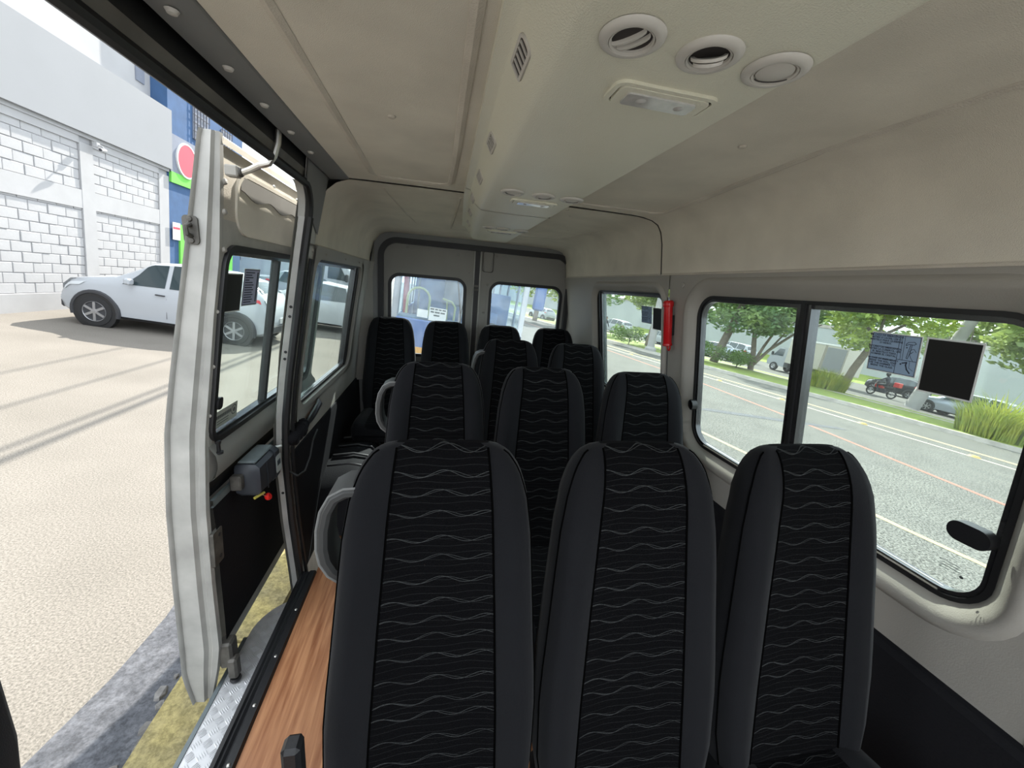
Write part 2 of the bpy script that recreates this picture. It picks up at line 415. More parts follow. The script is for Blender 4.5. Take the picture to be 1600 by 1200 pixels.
# sill: black threshold rail, wooden edge, tread plate step ------------------------
sl = struct(empty('trim_3'), 'black ribbed threshold rail along the door opening')
extr_y([(-0.612, -0.05), (-0.615, 0.004), (-0.600, 0.010), (-0.594, 0.004), (-0.586, 0.010), (-0.578, 0.004), (-0.570, 0.012), (-0.548, 0.012), (-0.542, 0.0), (-0.542, -0.05)], YF, 1.76, closed=True).build('rail', 'black_plastic', sl, smooth=20)
for y in (0.95, 1.12, 1.30, 1.52):
    MB().lathe([(0, 0.004), (0.004, 0.003), (0.006, 0.0)], Matrix.Translation((-0.560, y, 0.012)), 10).build('screw', 'steel', sl)
MB().box(-0.612, -0.60, YF, 1.80, -0.20, -0.02).build('riser', 'black_trim', sl, smooth=0)
st = struct(empty('trim_4'), 'aluminium tread plate step below the door opening')
outl = [(-0.612, YF), (-0.80, YF)]+[(-0.80, 1.62)]+[(-0.612-0.188*math.cos(R(9*k)), 1.62+0.20*math.sin(R(9*k))) for k in range(1, 10)]+[(-0.612, 1.82)]
n = len(outl)
MB().add([(x, y, -0.20) for x, y in outl]+[(x, y, -0.235) for x, y in outl], [tuple(range(n)), tuple(range(2*n-1, n-1, -1))]+[(k, (k+1) % n, n+(k+1) % n, n+k) for k in range(n)]).build('plate', 'alu', st, smooth=0)
MB().box(-0.815, -0.80, YF, 1.60, -0.24, -0.196).build('step_edge', 'device_grey', st, smooth=0)
bars = MB()
cs = 0.037
for i in range(6):
    for j in range(40):
        cx = -0.632-i*cs; cy = 0.65+j*cs
        if cx < -0.79 or cy > 1.80 or (cy > 1.62 and ((cx+0.612)/0.188)**2+((cy-1.62)/0.2)**2 > 0.86): continue
        ang = R(45 if (i+j) % 2 else -45)
        for k in range(5):
            off = (k-2)*0.0064; ln = 0.0145-abs(k-2)*0.001
            ca, sa = math.cos(ang), math.sin(ang)
            def P(a, b, h): return (cx+ca*a-sa*(b+off), cy+sa*a+ca*(b+off), -0.20+h)
            bars.add([P(-ln, 0, 0), P(0, -0.0024, 0), P(ln, 0, 0), P(0, 0.0024, 0), P(-ln*0.7, 0, 0.0030), P(ln*0.7, 0, 0.0030)],
                     [(0, 1, 4), (1, 5, 4), (1, 2, 5), (2, 3, 5), (3, 4, 5), (3, 0, 4)])
tag(bars.build('tread_bars', 'alu', st, smooth=0), None, kind='stuff')

# right wall -----------------------------------------------------------------------
wr = struct(empty('wall_right'), 'beige grey right side panels around two windows')
hR = densify(rr(0.50, 1.575, 0.79, 1.487, (0.10, 0.10, 0.10, 0.10)))
hS = densify(rr(1.84, 2.72, 0.79, 1.487, 0.07))
def ledge_panel(rc, hole, name):
    E0 = 0.072 if name == 'front_panel' else 0.055
    big = offset_loop(hole, E0)
    holed(rc, big, mR, 0.0, 0.0, 8).build(name, 'panel_beige', wr, smooth=50)
    # rounded ledge running into the window
    lp = MB(); n = len(hole); steps = [(E0, 0.0), (E0*0.88, -0.009), (E0*0.74, -0.014), (E0*0.58, -0.013), (E0*0.38, -0.004), (E0*0.18, 0.009), (0.0, 0.022)]
    loops = []
    for d, o in steps: loops.append([mR(a, b, o) for a, b in offset_loop(hole, d)])
    lp.loft(loops, closed=True, cap=False); lp.build('window_ledge', 'panel_beige', wr, smooth=60)
ledge_panel(rect(0.38, 1.765, 0.60, 1.575), hR, 'front_panel')
ledge_panel(rect(1.775, 3.40, 0.60, 1.575), hS, 'rear_panel')
MB().loft([[mR(y, z, o) for z, o in ((0.60, 0), (0.8, 0), (1.0, 0), (1.25, 0), (1.575, 0))] for y in (YF, 0.0, 0.372)], closed=False, cap=False).build('cab_panel', 'panel_beige', wr)
MB().tube([mR(0.376, z, -0.001) for z in (0.6, 0.8, 1.0, 1.2, 1.4, 1.57)], 0.0035, 6).build('panel_joint', 'frame_grey', wr)
MB().loft([[mR(y, z, -0.02 if z < 0.58 else 0.0) for z in (0.0, 0.3, 0.575, 0.585, 0.60)] for y in (YF, 0.5, 1.2, 1.9, 2.6, 3.40)], closed=False, cap=False).build('lower_liner', 'black_trim', wr)
for y in (0.607, 0.802, 1.099, 1.398, 1.66, 1.95, 2.25, 2.60):
    MB().lathe([(0, 0.004), (0.010, 0.0035), (0.013, 0.0)], Matrix.Translation(mR(y, 1.528, -0.0005)) @ Matrix.Rotation(R(-90), 4, 'Y'), 14).build('clip', 'panel_beige', wr)
MB().lathe([(0, 0.005), (0.012, 0.004), (0.016, 0.0)], Matrix.Translation(mR(0.33, 0.70, -0.0005)) @ Matrix.Rotation(R(-90), 4, 'Y'), 14).build('clip', 'panel_beige', wr)
MB().loft([[mR(y, z, 0.09) for z in (-0.5, 0.3, 0.76)] for y in (YF, 3.46)], closed=False, cap=False).build('outer_skin_low', 'white_paint', wr)
MB().loft([[mR(y, z, 0.07) for z in (1.51, 1.7, 1.9)] for y in (YF, 3.46)], closed=False, cap=False).build('outer_skin_high', 'white_paint', wr)
for a, b in ((YF, 0.47), (1.61, 1.81), (2.75, 3.46)):
    MB().loft([[mR(y, z, 0.09) for z in (0.7, 1.55)] for y in (a, b)], closed=False, cap=False).build('outer_pillar', 'white_paint', wr)
for a, b in ((1.76, 1.90), (3.05, 3.46)):
    MB().loft([[mL(y, z, 0.055) for z in (0.7, 1.1, 1.55)] for y in (a, b)], closed=False, cap=False).build('outer_pillar', 'white_paint', wl)

# rear wall and doors ----------------------------------------------------------------
wb = struct(empty('wall_back'), 'grey rear door frame')
oR = densify(rr(-0.475, 1.165, 0.02, 1.765, (0.15, 0.15, 0.02, 0.02)))
holed(rect(-0.66, 1.27, 0.0, 1.90), oR, mB, -0.03, 0.06, 4).build('door_frame', 'frame_grey', wb, smooth=50)
seal_in = offset_loop(oR, -0.042)
ring_solid(oR, seal_in, -0.045, -0.005, mB).build('door_seal', 'rubber', wb, smooth=50)
def rear_door(name, x0, x1, wx0, wx1, rad, label):
    d = struct(empty(name), label)
    oo = rr(x0, x1, 0.04, 1.757, rad)
    hw = densify(rr(wx0, wx1, 0.80, 1.495, 0.095))
    holed(oo, hw, mB, 0.0, 0.045, 5).build('door_skin', 'door_grey', d, smooth=50)
    ring_solid(offset_loop(hw, 0.022), hw, -0.004, 0.0, mB).build('window_lip', 'door_grey', d, smooth=50)
    ring_solid(hw, offset_loop(hw, -0.026), 0.004, 0.034, mB).build('window_seal', 'rubber', d, smooth=50)
    slab(offset_loop(hw, -0.010), 0.018, 0.022, mB).build('window_glass', 'glass_rear', d, smooth=0)
    slab([(x0+0.05, 0.10), (x1-0.05, 0.10), (x1-0.05, 0.72), (x0+0.05, 0.72)], -0.012, 0.0, mB).build('lower_panel', 'black_trim', d, smooth=0)
    return d
dl = rear_door('door_1', -0.468, 0.300, -0.402, 0.245, (0.005, 0.12, 0.005, 0.005), 'left rear door with rounded window')
dr = rear_door('door_2', 0.350, 1.158, 0.437, 1.105, (0.12, 0.005, 0.005, 0.005), 'right rear door with rounded window and latch plate')
MB().box(0.296, 0.354, 3.41, 3.47, 0.03, 1.75).build('centre_seal', 'rubber', wb, smooth=0)
MB().tube([(0.352, 3.395, 0.1), (0.352, 3.395, 1.735)], 0.006, 6).build('door_edge', 'jamb_paint', dr)
MB().tube([(0.300, 3.397, 0.1), (0.300, 3.397, 1.735)], 0.005, 6).build('door_edge', 'jamb_paint', dl)
MB().tube([(0.36, 3.392, 1.738), (1.0, 3.392, 1.738)], 0.005, 6).build('door_edge', 'jamb_paint', dr)
slab([(0.372, 1.725), (0.455, 1.725), (0.435, 1.60), (0.42, 1.565), (0.385, 1.565)], -0.012, 0.0, mB).build('latch_plate', 'door_grey', dr, smooth=20)
ring_solid(rr(0.366, 0.462, 1.56, 1.732, 0.02, 3), rr(0.372, 0.456, 1.566, 1.726, 0.018, 3), -0.014, 0.0, mB).build('plate_edge', 'dirty_metal', dr)
for z in (1.43, 1.40):
    MB().box(0.305, 0.345, 3.375, 3.41, z, z+0.018).build('latch', 'dirty_metal', dl, smooth=0)
for x, z in ((0.49, 1.70), (0.42, 1.46), (0.40, 1.22), (0.385, 1.0), (0.26, 1.55), (0.268, 1.30), (0.16, 1.68), (-0.25, 1.70)):
    MB().lathe([(0, 0.004), (0.008, 0.003), (0.010, 0.0)], Matrix.Translation((x, 3.40, z)) @ Matrix.Rotation(R(90), 4, 'X'), 10).build('clip', 'door_grey', dr if x > 0.33 else dl)
# D-pillar fillers between side panels and rear frame
MB().loft([[(interp(XL_T, z), 3.30, z), (-0.50, 3.38, z)] for z in (0.6, 1.0, 1.56, 1.72)], closed=False, cap=False).build('corner_pillar', 'panel_grey', wb)
MB().loft([[(interp(XR_T, z), 3.20, z), (1.15, 3.38, z)] for z in (0.6, 1.0, 1.575, 1.72)], closed=False, cap=False).build('corner_pillar', 'panel_beige', wb)

# ceiling ------------------------------------------------------------------------------
cl = struct(empty('ceiling'), 'stained beige fabric headliner')
SEAM = 1.85
profF = [(-0.374, 1.834), (-0.30, 1.836), (-0.1, 1.838), (0.3, 1.839), (0.7, 1.838), (0.90, 1.836), (0.96, 1.832), (1.01, 1.822), (1.045, 1.806), (1.068, 1.775), (1.085, 1.72), (1.098, 1.64), (1.108, 1.577)]
extr_y(profF, YF, SEAM-0.004, ny=6).build('front_headliner', 'headliner', cl, smooth=60)
def rearprof(y):
    t = (y-SEAM)/(3.37-SEAM); k = max(0, t-0.55)/0.45; dz = 0.004+0.030*k
    left = [(-0.535, 1.562), (-0.520, 1.64), (-0.497, 1.72), (-0.462, 1.782-dz*0.3), (-0.425, 1.815-dz*0.7), (-0.374, 1.835-dz)]
    mid = [(-0.1, 1.838-dz), (0.3, 1.839-dz), (0.7, 1.838-dz), (0.93, 1.836-dz)]
    right = [(1.01, 1.826-dz), (1.05, 1.802-dz*0.7), (1.073, 1.76-dz*0.3), (1.09, 1.70), (1.10, 1.64), (1.109, 1.577)]
    return left+mid+right
MB().loft([[(x, y, z) for x, z in rearprof(y)] for y in [SEAM+0.004+(3.365-SEAM)*i/10 for i in range(11)]], closed=False, cap=False).build('rear_headliner', 'headliner', cl, smooth=60)
MB().box(-0.40, 1.07, SEAM-0.006, SEAM+0.006, 1.842, 1.85).build('seam_gap', 'vent_dark', cl, smooth=0)
MB().tube([(x, SEAM, z+0.001) for x, z in profF if x > 0.6], 0.0035, 6).build('seam', 'vent_dark', cl)
MB().tube([(x, SEAM, z+0.001) for x, z in profF if x < 0.7], 0.003, 6).build('seam', 'vent_dark', cl)
def bead(pts, r=0.015, name='embossed_bead'):
    MB().tube(pts, r, 8, sx=1.0).build(name, 'headliner_edge', cl)
def arcpts(cx, cy, r, a0, a1, n=6): return [(cx+r*math.cos(R(a0+(a1-a0)*k/n)), cy+r*math.sin(R(a0+(a1-a0)*k/n))) for k in range(n+1)]
lp = [(-0.265, YF)]+[(-0.265, 1.5)]+arcpts(-0.205, 1.70, 0.06, 180, 90)+arcpts(-0.02, 1.70, 0.06, 90, 0)+[(0.045, 1.4), (0.040, YF)]
bead([(x, y, 1.8455) for x, y in lp])
rp = [(0.912, YF), (0.912, 0.9), (0.935, 1.2), (0.965, 1.45)]+arcpts(0.90, 1.66, 0.09, 10, 90)[1:]+[(0.6, 1.765), (0.48, 1.77)]
bead([(x, y, 1.8445 if x < 0.93 else 1.838) for x, y in rp])
lp = [(-0.25, 1.95), (-0.20, 2.6), (-0.15, 2.95)]+[(0.0, 2.98), (0.08, 2.98), (0.09, 2.2), (0.09, 1.95)]
bead([(x, y, 1.836-0.018*max(0, (y-2.6)/0.77)) for x, y in lp], 0.006)
rp = [(0.97, 2.0), (0.95, 2.5), (0.85, 2.85), (0.65, 2.92), (0.50, 2.94)]
bead([(x, y, 1.834-0.018*max(0, (y-2.6)/0.77)) for x, y in rp], 0.006)
# darker liner lip along the side panels
for yy0, yy1 in ((YF, SEAM-0.01), (SEAM+0.01, 3.36)):
    MB().tube([(1.107, yy0, 1.577), (1.107, yy1, 1.577)], 0.005, 6).build('liner_lip', 'headliner_edge', cl)
MB().tube([(-0.533, 1.87, 1.562), (-0.533, 3.36, 1.562)], 0.005, 6).build('liner_lip', 'headliner_edge', cl)
for x, y in ((-0.126, 1.127), (0.73, 0.95), (0.66, 2.05), (0.80, 2.5), (0.6, 1.92)):
    MB().lathe([(0, -0.004), (0.008, -0.003), (0.011, 0.001)], Matrix.Translation((x, y, 1.836)), 12).build('clip', 'headliner_edge', cl)
MB().box(-0.53, 1.20, YF, 3.48, 1.90, 1.93).build('roof_skin', 'white_paint', cl, smooth=0)
MB().box(-0.54, 1.22, 3.40, 3.46, 1.765, 1.90).build('roof_end', 'white_paint', cl, smooth=0)

# windows --------------------------------------------------------------------------------
def side_window(name, hole, mp, div, label, latches=(), pane_off=(0.026, 0.030), glass='glass_side'):
    wn = struct(empty(name), label)
    i1 = offset_loop(hole, -0.012); i2 = offset_loop(hole, -0.024)
    ring_solid(hole, i1, 0.020, 0.060, mp).build('rubber_seal', 'rubber', wn, smooth=50)
    ring_solid(i1, i2, 0.026, 0.052, mp).build('frame', 'alu_frame', wn, smooth=50)
    ys = [p[0] for p in hole]; zs_ = [p[1] for p in hole]; y0, y1, z0, z1 = min(ys), max(ys), min(zs_), max(zs_)
    edges = [y0]+[d for d, _ in div]+[y1]
    for k in range(len(edges)-1):
        a, b = edges[k], edges[k+1]; off = pane_off[k % 2]
        lo = rr(a+0.014, b-0.014, z0+0.014, z1-0.014, (0.09 if k == len(edges)-2 else 0.01, 0.09 if k == 0 else 0.01, 0.09 if k == 0 else 0.01, 0.09 if k == len(edges)-2 else 0.01), 5)
        slab(densify(lo, 0.1), off+0.008, off+0.012, mp).build('pane', glass, wn, smooth=0)
    for zo, oo_ in ((0.016, 0.024), (0.022, 0.040)):
        MB().tube([mp(y0+0.09+(y1-y0-0.18)*q/8, z0+zo, oo_) for q in range(9)], 0.0035, 6).build('slide_track', 'steel', wn)
    for d, wd in div:
        MB().loft([[mp(d-wd/2, z, 0.020), mp(d+wd/2, z, 0.020), mp(d+wd/2, z, 0.055), mp(d-wd/2, z, 0.055)] for z in (z0+0.01, (z0+z1)/2, z1-0.01)]).build('divider', 'alu_frame', wn, smooth=20)
        MB().loft([[mp(d-wd*0.18, z, 0.012), mp(d+wd*0.1, z, 0.012), mp(d+wd*0.1, z, 0.022), mp(d-wd*0.18, z, 0.022)] for z in (z0+0.01, (z0+z1)/2, z1-0.01)]).build('divider_rib', 'rubber', wn, smooth=20)
    for (ya, yb, z) in latches:
        sgn = 1 if yb > ya else -1
        lp = rr(min(ya, yb), max(ya, yb), z-0.024, z+0.024, 0.022, 5)
        slab(lp, -0.012, 0.016, mp).build('latch', 'black_plastic', wn, smooth=40)
    return wn
side_window('window_1', hR, mR, [(1.05, 0.05)], 'large sliding right side window with dark frame', latches=[(0.51, 0.585, 0.995), (1.53, 1.565, 0.985)])
side_window('window_2', hS, mR, [(2.66, 0.05)], 'small right rear side window')
side_window('window_3', hl, mL, [(2.93, 0.06)], 'small left rear side window', glass='glass_side')

# wheel arch box and inner side panels -----------------------------------------------------
wa = struct(empty('trim_5'), 'black ribbed wheel arch cover on the floor behind the door pillar')
prof = [(-0.64, 0.0), (-0.64, 0.34), (-0.48, 0.36), (-0.40, 0.345), (-0.355, 0.30), (-0.335, 0.20), (-0.33, 0.0)]
arch = []
for k in range(13):
    t = k/12; y = 2.02+0.86*t; h = math.sin(math.pi*min(max(t, 0.0), 1.0))**0.35 if 0 < t < 1 else 0.05
    arch.append([(x, y, z*h) for x, z in prof])
MB().loft(arch, closed=False, cap=False).build('arch_shell', 'black_trim', wa, smooth=60)
for y in (2.22, 2.36, 2.50, 2.64):
    MB().tube([(-0.60, y, 0.352), (-0.48, y, 0.366), (-0.395, y, 0.348), (-0.345, y, 0.29), (-0.325, y, 0.15)], 0.007, 6).build('rib', 'black_plastic', wa)

# ================================================================== SLIDING DOOR (pushed back, outboard)
XD_T = [(-0.3, -0.845), (-0.1, -0.80), (0.0, -0.785), (0.28, -0.782), (0.6, -0.772), (0.87, -0.749), (1.07, -0.717), (1.30, -0.682), (1.47, -0.652), (1.72, -0.628), (1.80, -0.622)]
XO_T = [(-0.3, -0.885), (-0.27, -0.895), (-0.12, -0.922), (0.295, -0.907), (0.61, -0.891), (0.89, -0.863), (1.065, -0.830), (1.46, -0.746), (1.80, -0.674), (1.83, -0.66)]
def mD(y, z, off): return (interp(XD_T, z)-off, y, z)
YD0, YD1 = 1.36, 2.52
sd = struct(empty('door_3'), 'white sliding side door pushed half open')
# front jamb face: stepped section swept down the door
zz = [-0.255+0.05*i for i in range(42)]
zz = [z for z in zz if z <= 1.80]+[1.812]
def jx(z, t): return interp(XO_T, z)+(interp(XD_T, z)-interp(XO_T, z))*t
MB().loft([[(jx(z, 0.0), YD0+0.012, z), (jx(z, 0.04), YD0-0.004, z), (jx(z, 0.10), YD0, z), (jx(z, 0.13), YD0+0.008, z), (jx(z, 0.62), YD0+0.004, z), (jx(z, 0.70), YD0+0.017, z), (jx(z, 0.78), YD0+0.019, z), (jx(z, 0.84), YD0+0.008, z), (jx(z, 0.98), YD0+0.012, z), (jx(z, 1.01), YD0+0.028, z)] for z in zz], closed=False, cap=False).build('front_jamb', 'jamb_paint', sd, smooth=40)
MB().loft([[(interp(XO_T, z), y, z) for z in zz] for y in (YD0+0.01, 1.8, YD1)], closed=False, cap=False).build('outer_skin', 'white_paint', sd, smooth=60)
# outer skin needs its window opening: glass sits in inner panel, so the skin is split above and below
bpy.data.objects.remove(sd.children[-1])
for a, b in ((-0.255, 0.80), (1.54, 1.80)):
    z2 = [a+(b-a)*i/8 for i in range(9)]
    MB().loft([[(interp(XO_T, z), y, z) for z in z2] for y in (YD0+0.01, 1.8, YD1)], closed=False, cap=False).build('outer_skin', 'white_paint', sd, smooth=60)
for a, b in ((YD0+0.01, 1.375), (2.46, YD1)):
    z2 = [0.79+0.76*i/6 for i in range(7)]
    MB().loft([[(interp(XO_T, z), y, z) for z in z2] for y in (a, b)], closed=False, cap=False).build('outer_skin', 'white_paint', sd, smooth=60)
hD = densify(rr(1.385, 2.44, 0.835, 1.51, 0.07))
holed(rect(YD0+0.012, YD1, 0.70, 1.58), hD, mD, 0.0, 0.028, 6).build('window_panel', 'white_paint', sd, smooth=50)
MB().loft([[mD(y, z, o) for z, o in ((1.58, 0.0), (1.66, 0.0), (1.74, 0.004), (1.765, 0.012), (1.79, 0.014))] for y in (YD0+0.02, 1.9, YD1)], closed=False, cap=False).build('upper_panel', 'headliner_edge', sd, smooth=50)
lpanel = rr(1.47, 2.50, 1.555, 1.725, (0.02, 0.06, 0.06, 0.02), 5)
ring_solid(densify(offset_loop(lpanel, 0.012)), densify(lpanel), -0.007, 0.002, mD).build('panel_moulding', 'headliner', sd, smooth=60) if len(densify(offset_loop(lpanel, 0.012))) == len(densify(lpanel)) else ring_solid(offset_loop(lpanel, 0.012), lpanel, -0.007, 0.002, mD).build('panel_moulding', 'headliner', sd, smooth=60)
slab(densify(lpanel), -0.002, 0.0, mD).build('fabric_insert', 'headliner', sd, smooth=60)
scal = [(2.50, 1.722), (1.50, 1.722), (1.482, 1.70), (1.482, 1.682)]+[(1.482+1.018*k/40, 1.672-0.012*(k/40)+0.010*math.cos(2*math.pi*k/40*4.5)) for k in range(41)]
slab(scal, -0.007, -0.003, mD).build('scalloped_strip', 'door_grey', sd, smooth=0)  # darker grey strip with a wavy lower edge along the panel top
# top edge of the door: bright folded flange
MB().loft([[(-0.668, y, 1.810), (-0.64, y, 1.816), (-0.622, y, 1.804), (-0.622, y, 1.785)] for y in (YD0+0.022, 1.9, YD1)], closed=False, cap=False).build('top_flange', 'headliner', sd)
ring_solid(hD, offset_loop(hD, -0.020), -0.012, 0.035, mD).build('window_seal', 'rubber', sd, smooth=50)
ring_solid(offset_loop(hD, -0.020), offset_loop(hD, -0.032), 0.0, 0.030, mD).build('window_frame', 'alu_frame', sd, smooth=50)
slab(densify(rr(1.40, 1.86, 0.85, 1.495, (0.01, 0.06, 0.06, 0.01), 5), 0.1), 0.016, 0.020, mD).build('pane', 'glass_side', sd, smooth=0)
slab(densify(rr(1.84, 2.425, 0.85, 1.495, (0.06, 0.01, 0.01, 0.06), 5), 0.1), 0.024, 0.028, mD).build('pane', 'glass_side', sd, smooth=0)
MB().loft([[mD(1.84, z, 0.004), mD(1.866, z, 0.004), mD(1.866, z, 0.032), mD(1.84, z, 0.032)] for z in (0.84, 1.0, 1.2, 1.5)]).build('divider', 'rubber', sd)
slab(rr(1.398, 1.428, 0.965, 1.008, 0.012, 4), -0.018, 0.012, mD).build('latch', 'black_plastic', sd, smooth=40)
# belt ledge, metal strip and lower black trim
MB().loft([[mD(y, z, o) for z, o in ((0.835, 0.0), (0.820, -0.006), (0.80, -0.022), (0.76, -0.028), (0.715, -0.018), (0.70, 0.0))] for y in (YD0+0.03, 1.9, YD1)], closed=False, cap=False).build('belt_ledge', 'door_grey', sd, smooth=60)
MB().loft([[mD(y, z, o) for z, o in ((0.70, 0.0), (0.66, 0.012), (0.63, 0.012))] for y in (YD0+0.03, YD1)], closed=False, cap=False).build('recess', 'black_trim', sd)
MB().loft([[mD(y, z, o) for z, o in ((0.63, 0.0), (0.628, -0.012), (0.60, -0.012), (0.598, 0.0))] for y in (YD0+0.03, YD1)], closed=False, cap=False).build('metal_strip', 'device_grey', sd)
MB().loft([[mD(y, z, o) for z, o in ((0.60, -0.002), (0.5, -0.008), (0.3, -0.010), (0.1, -0.010), (0.0, -0.008))] for y in (YD0+0.045, 1.9, YD1)], closed=False, cap=False).build('lower_trim', 'black_trim', sd)
MB().loft([[mD(y, z, o) for z, o in ((0.0, -0.004), (-0.02, -0.012), (-0.05, -0.012), (-0.075, 0.0), (-0.085, 0.02))] for y in (YD0+0.03, YD1)], closed=False, cap=False).build('bottom_flange', 'jamb_paint', sd)
slab(rr(YD0+0.015, YD0+0.075, 0.36, 0.50, 0.006, 2), -0.012, 0.0, mD).build('edge_bracket', 'dirty_metal', sd, smooth=20)
for z in (0.385, 0.475):
    MB().lathe([(0, 0.003), (0.007, 0.002), (0.008, 0)], Matrix.Translation(mD(YD0+0.055, z, -0.012)) @ Matrix.Rotation(R(90), 4, 'Y'), 10).build('screw', 'rubber', sd)
for z in (1.685, 1.60, 1.49, 1.30, 1.12, 0.95):
    MB().lathe([(0, 0.010), (0.007, 0.009), (0.010, 0.004), (0.010, 0)], Matrix.Translation(mD(YD0+0.032, z, 0.002)) @ Matrix.Rotation(R(75), 4, 'Y'), 10).build('clip', 'panel_beige', sd)
for y, z in ((1.75, 1.748), (2.0, 1.748)):
    MB().lathe([(0, 0.006), (0.006, 0.005), (0.008, 0)], Matrix.Translation(mD(y, z, 0.0)) @ Matrix.Rotation(R(90), 4, 'Y'), 10).build('clip', 'steel', sd)
# striker plate on the jamb
mJ = lambda x, z, o: (x, YD0+0.006-o, z)
lk = slab(rr(-0.737, -0.697, 1.497, 1.578, 0.012, 4), 0.0, 0.006, mJ).build('striker_plate', 'dirty_metal', sd, smooth=30)
MB().tube([(-0.717, YD0, 1.52), (-0.717, YD0-0.02, 1.525), (-0.717, YD0-0.022, 1.545), (-0.717, YD0, 1.552)], 0.007, 8).build('striker_loop', 'dirty_metal', lk)
for z in (1.508, 1.568):
    MB().lathe([(0, 0.005), (0.007, 0.004), (0.009, 0)], Matrix.Translation((-0.717, YD0, z)) @ Matrix.Rotation(R(90), 4, 'X'), 10).build('bolt', 'dirty_metal', lk)
# top roller arm
arm = MB().tube([(-0.600, YD0+0.02, 1.712), (-0.575, YD0+0.015, 1.712), (-0.55, YD0+0.01, 1.722), (-0.52, YD0, 1.735), (-0.495, YD0, 1.743), (-0.480, YD0, 1.765), (-0.468, YD0, 1.80), (-0.464, YD0, 1.835)], 0.0085, 10).build('roller_arm', 'steel', sd)
MB().cbox(-0.616, -0.580, YD0+0.0, YD0+0.03, 1.697, 1.728, 0.004).build('arm_bracket', 'panel_beige', sd)
MB().lathe([(0, 0), (0.016, 0), (0.016, 0.006), (0.010, 0.012), (0, 0.012)], Matrix.Translation((-0.580, YD0+0.015, 1.712)) @ Matrix.Rotation(R(90), 4, 'Y') @ Matrix.Scale(0.8, 4), 12).build('arm_nut', 'dirty_metal', sd)
# lower roller bracket
rb = MB()
rb.cbox(-0.80, -0.752, YD0+0.02, YD0+0.075, -0.12, 0.0, 0.008); rb.cbox(-0.770, -0.735, YD0+0.01, YD0+0.05, -0.165, -0.07, 0.008)
rb.build('roller_bracket', 'dirty_metal', sd)
MB().lathe([(0, -0.012), (0.022, -0.012), (0.026, 0), (0.022, 0.012), (0, 0.012)], Matrix.Translation((-0.752, YD0+0.03, -0.180)) @ Matrix.Scale(0.8, 4), 14).build('roller', 'black_plastic', sd)
# lock pin on the belt ledge
MB().lathe([(0, 0), (0.013, 0), (0.013, 0.008), (0.006, 0.010), (0.006, 0.034), (0.009, 0.040), (0.009, 0.048), (0, 0.05)], Matrix.Translation(mD(1.415, 0.80, -0.020)), 12).build('lock_pin', 'black_plastic', sd)
# pillar grab handle on the left wall, bag-like boot behind the motor
gh = MB().tube([mL(1.90, 0.70, -0.02), mL(1.98, 0.735, -0.035), mL(2.12, 0.765, -0.035), mL(2.18, 0.765, -0.015)], [0.010, 0.016, 0.016, 0.010], 10).build('grab_handle', 'charcoal_metal', wl)

# cab in front of the passenger room (behind the camera): left roofless, pale surfaces added to bounce sky light onto the ceiling
cf = struct(empty('wall_front'), 'unseen roofless cab end with pale surfaces added to bounce light onto the ceiling')
def cbx(name, m, *a): return MB().cbox(*a, 0.02).build(name, m, cf, smooth=30)
cbx('cab_floor', 'cab_bounce', -0.66, 1.28, -2.3, YF, -0.10, 0.0)
cbx('dashboard', 'cab_bounce', -0.62, 1.25, -2.3, -1.55, 0.0, 0.78)
for x0, x1 in ((-0.66, -0.60), (1.24, 1.29)):
    cbx('cab_door', 'cab_bounce', x0, x1, -2.3, -0.35, -0.10, 0.60)
for x0, x1 in ((-0.48, 0.40), (0.62, 1.16)):
    cbx('cab_seat_cushion', 'cab_bounce', x0, x1, -1.25, -0.62, 0.05, 0.42)
MB().loft([[mL(y, z, 0.0) for z in (-0.05, 0.3, 0.6, 0.9, 1.2, 1.5, 1.74)] for y in (YF, 0.2, 0.38)], closed=False, cap=False).build('front_side_panel', 'panel_grey', wl)
MB().loft([[mL(y, z, 0.055) for z in (-0.25, 0.3, 0.6, 0.9, 1.2, 1.5, 1.9)] for y in (YF-0.1, 0.2, 0.38)], closed=False, cap=False).build('front_outer_skin', 'white_paint', wl)
# ================================================================== SEATS
ZB = 0.415                                             # backrest foot height
W_T = [(0, 0.190), (0.08, 0.205), (0.22, 0.208), (0.34, 0.198), (0.46, 0.189), (0.56, 0.181), (0.63, 0.170), (0.67, 0.158), (0.695, 0.145), (0.712, 0.130), (0.722, 0.112), (0.727, 0.09)]
P_T = [(0, 0.126), (0.2, 0.120), (0.4, 0.110), (0.6, 0.098), (0.72, 0.088)]
D_T = [(0, 0.115), (0.3, 0.105), (0.6, 0.092), (0.67, 0.086), (0.70, 0.070), (0.722, 0.040)]
def back_ring(h, cushion=False):
    w_, p, d = interp(W_T, h), min(interp(P_T, h), interp(W_T, h)*0.82), interp(D_T, h)
    y0 = -0.175+0.195*h                                # lean
    if h > 0.615:
        t_ = min(1.0, (h-0.615)/0.113); f_ = 1-math.sqrt(max(0.0, 1-t_*t_)); y0 = -0.175+0.195*h+0.052*f_; d = 0.094-0.052*f_-0.036*f_
    b = w_-p; B = 0.020*max(0.0, min(1, (0.70-h)/0.2))
    if h < 0.3: B *= 1.0
    x = [-p, -p*0.5, 0, p*0.5, p]
    front = [(q, y0+0.006*(1-(q/p)**2)) for q in x]
    right = [(p+b*0.25, y0-B*0.65), (p+b*0.55, y0-B), (p+b*0.82, y0-B*0.55), (p+b*0.97, y0+d*0.18), (w_+0.003, y0+d*0.45), (w_-0.004, y0+d*0.80)]
    back = [(w_-0.025, y0+d), (w_*0.4, y0+d*1.02), (-w_*0.4, y0+d*1.02), (-(w_-0.025), y0+d)]
    left = [(-x_, y_) for x_, y_ in right[::-1]]
    pts = front+right+back+left
    return [(px, py, ZB+h) for px, py in pts]
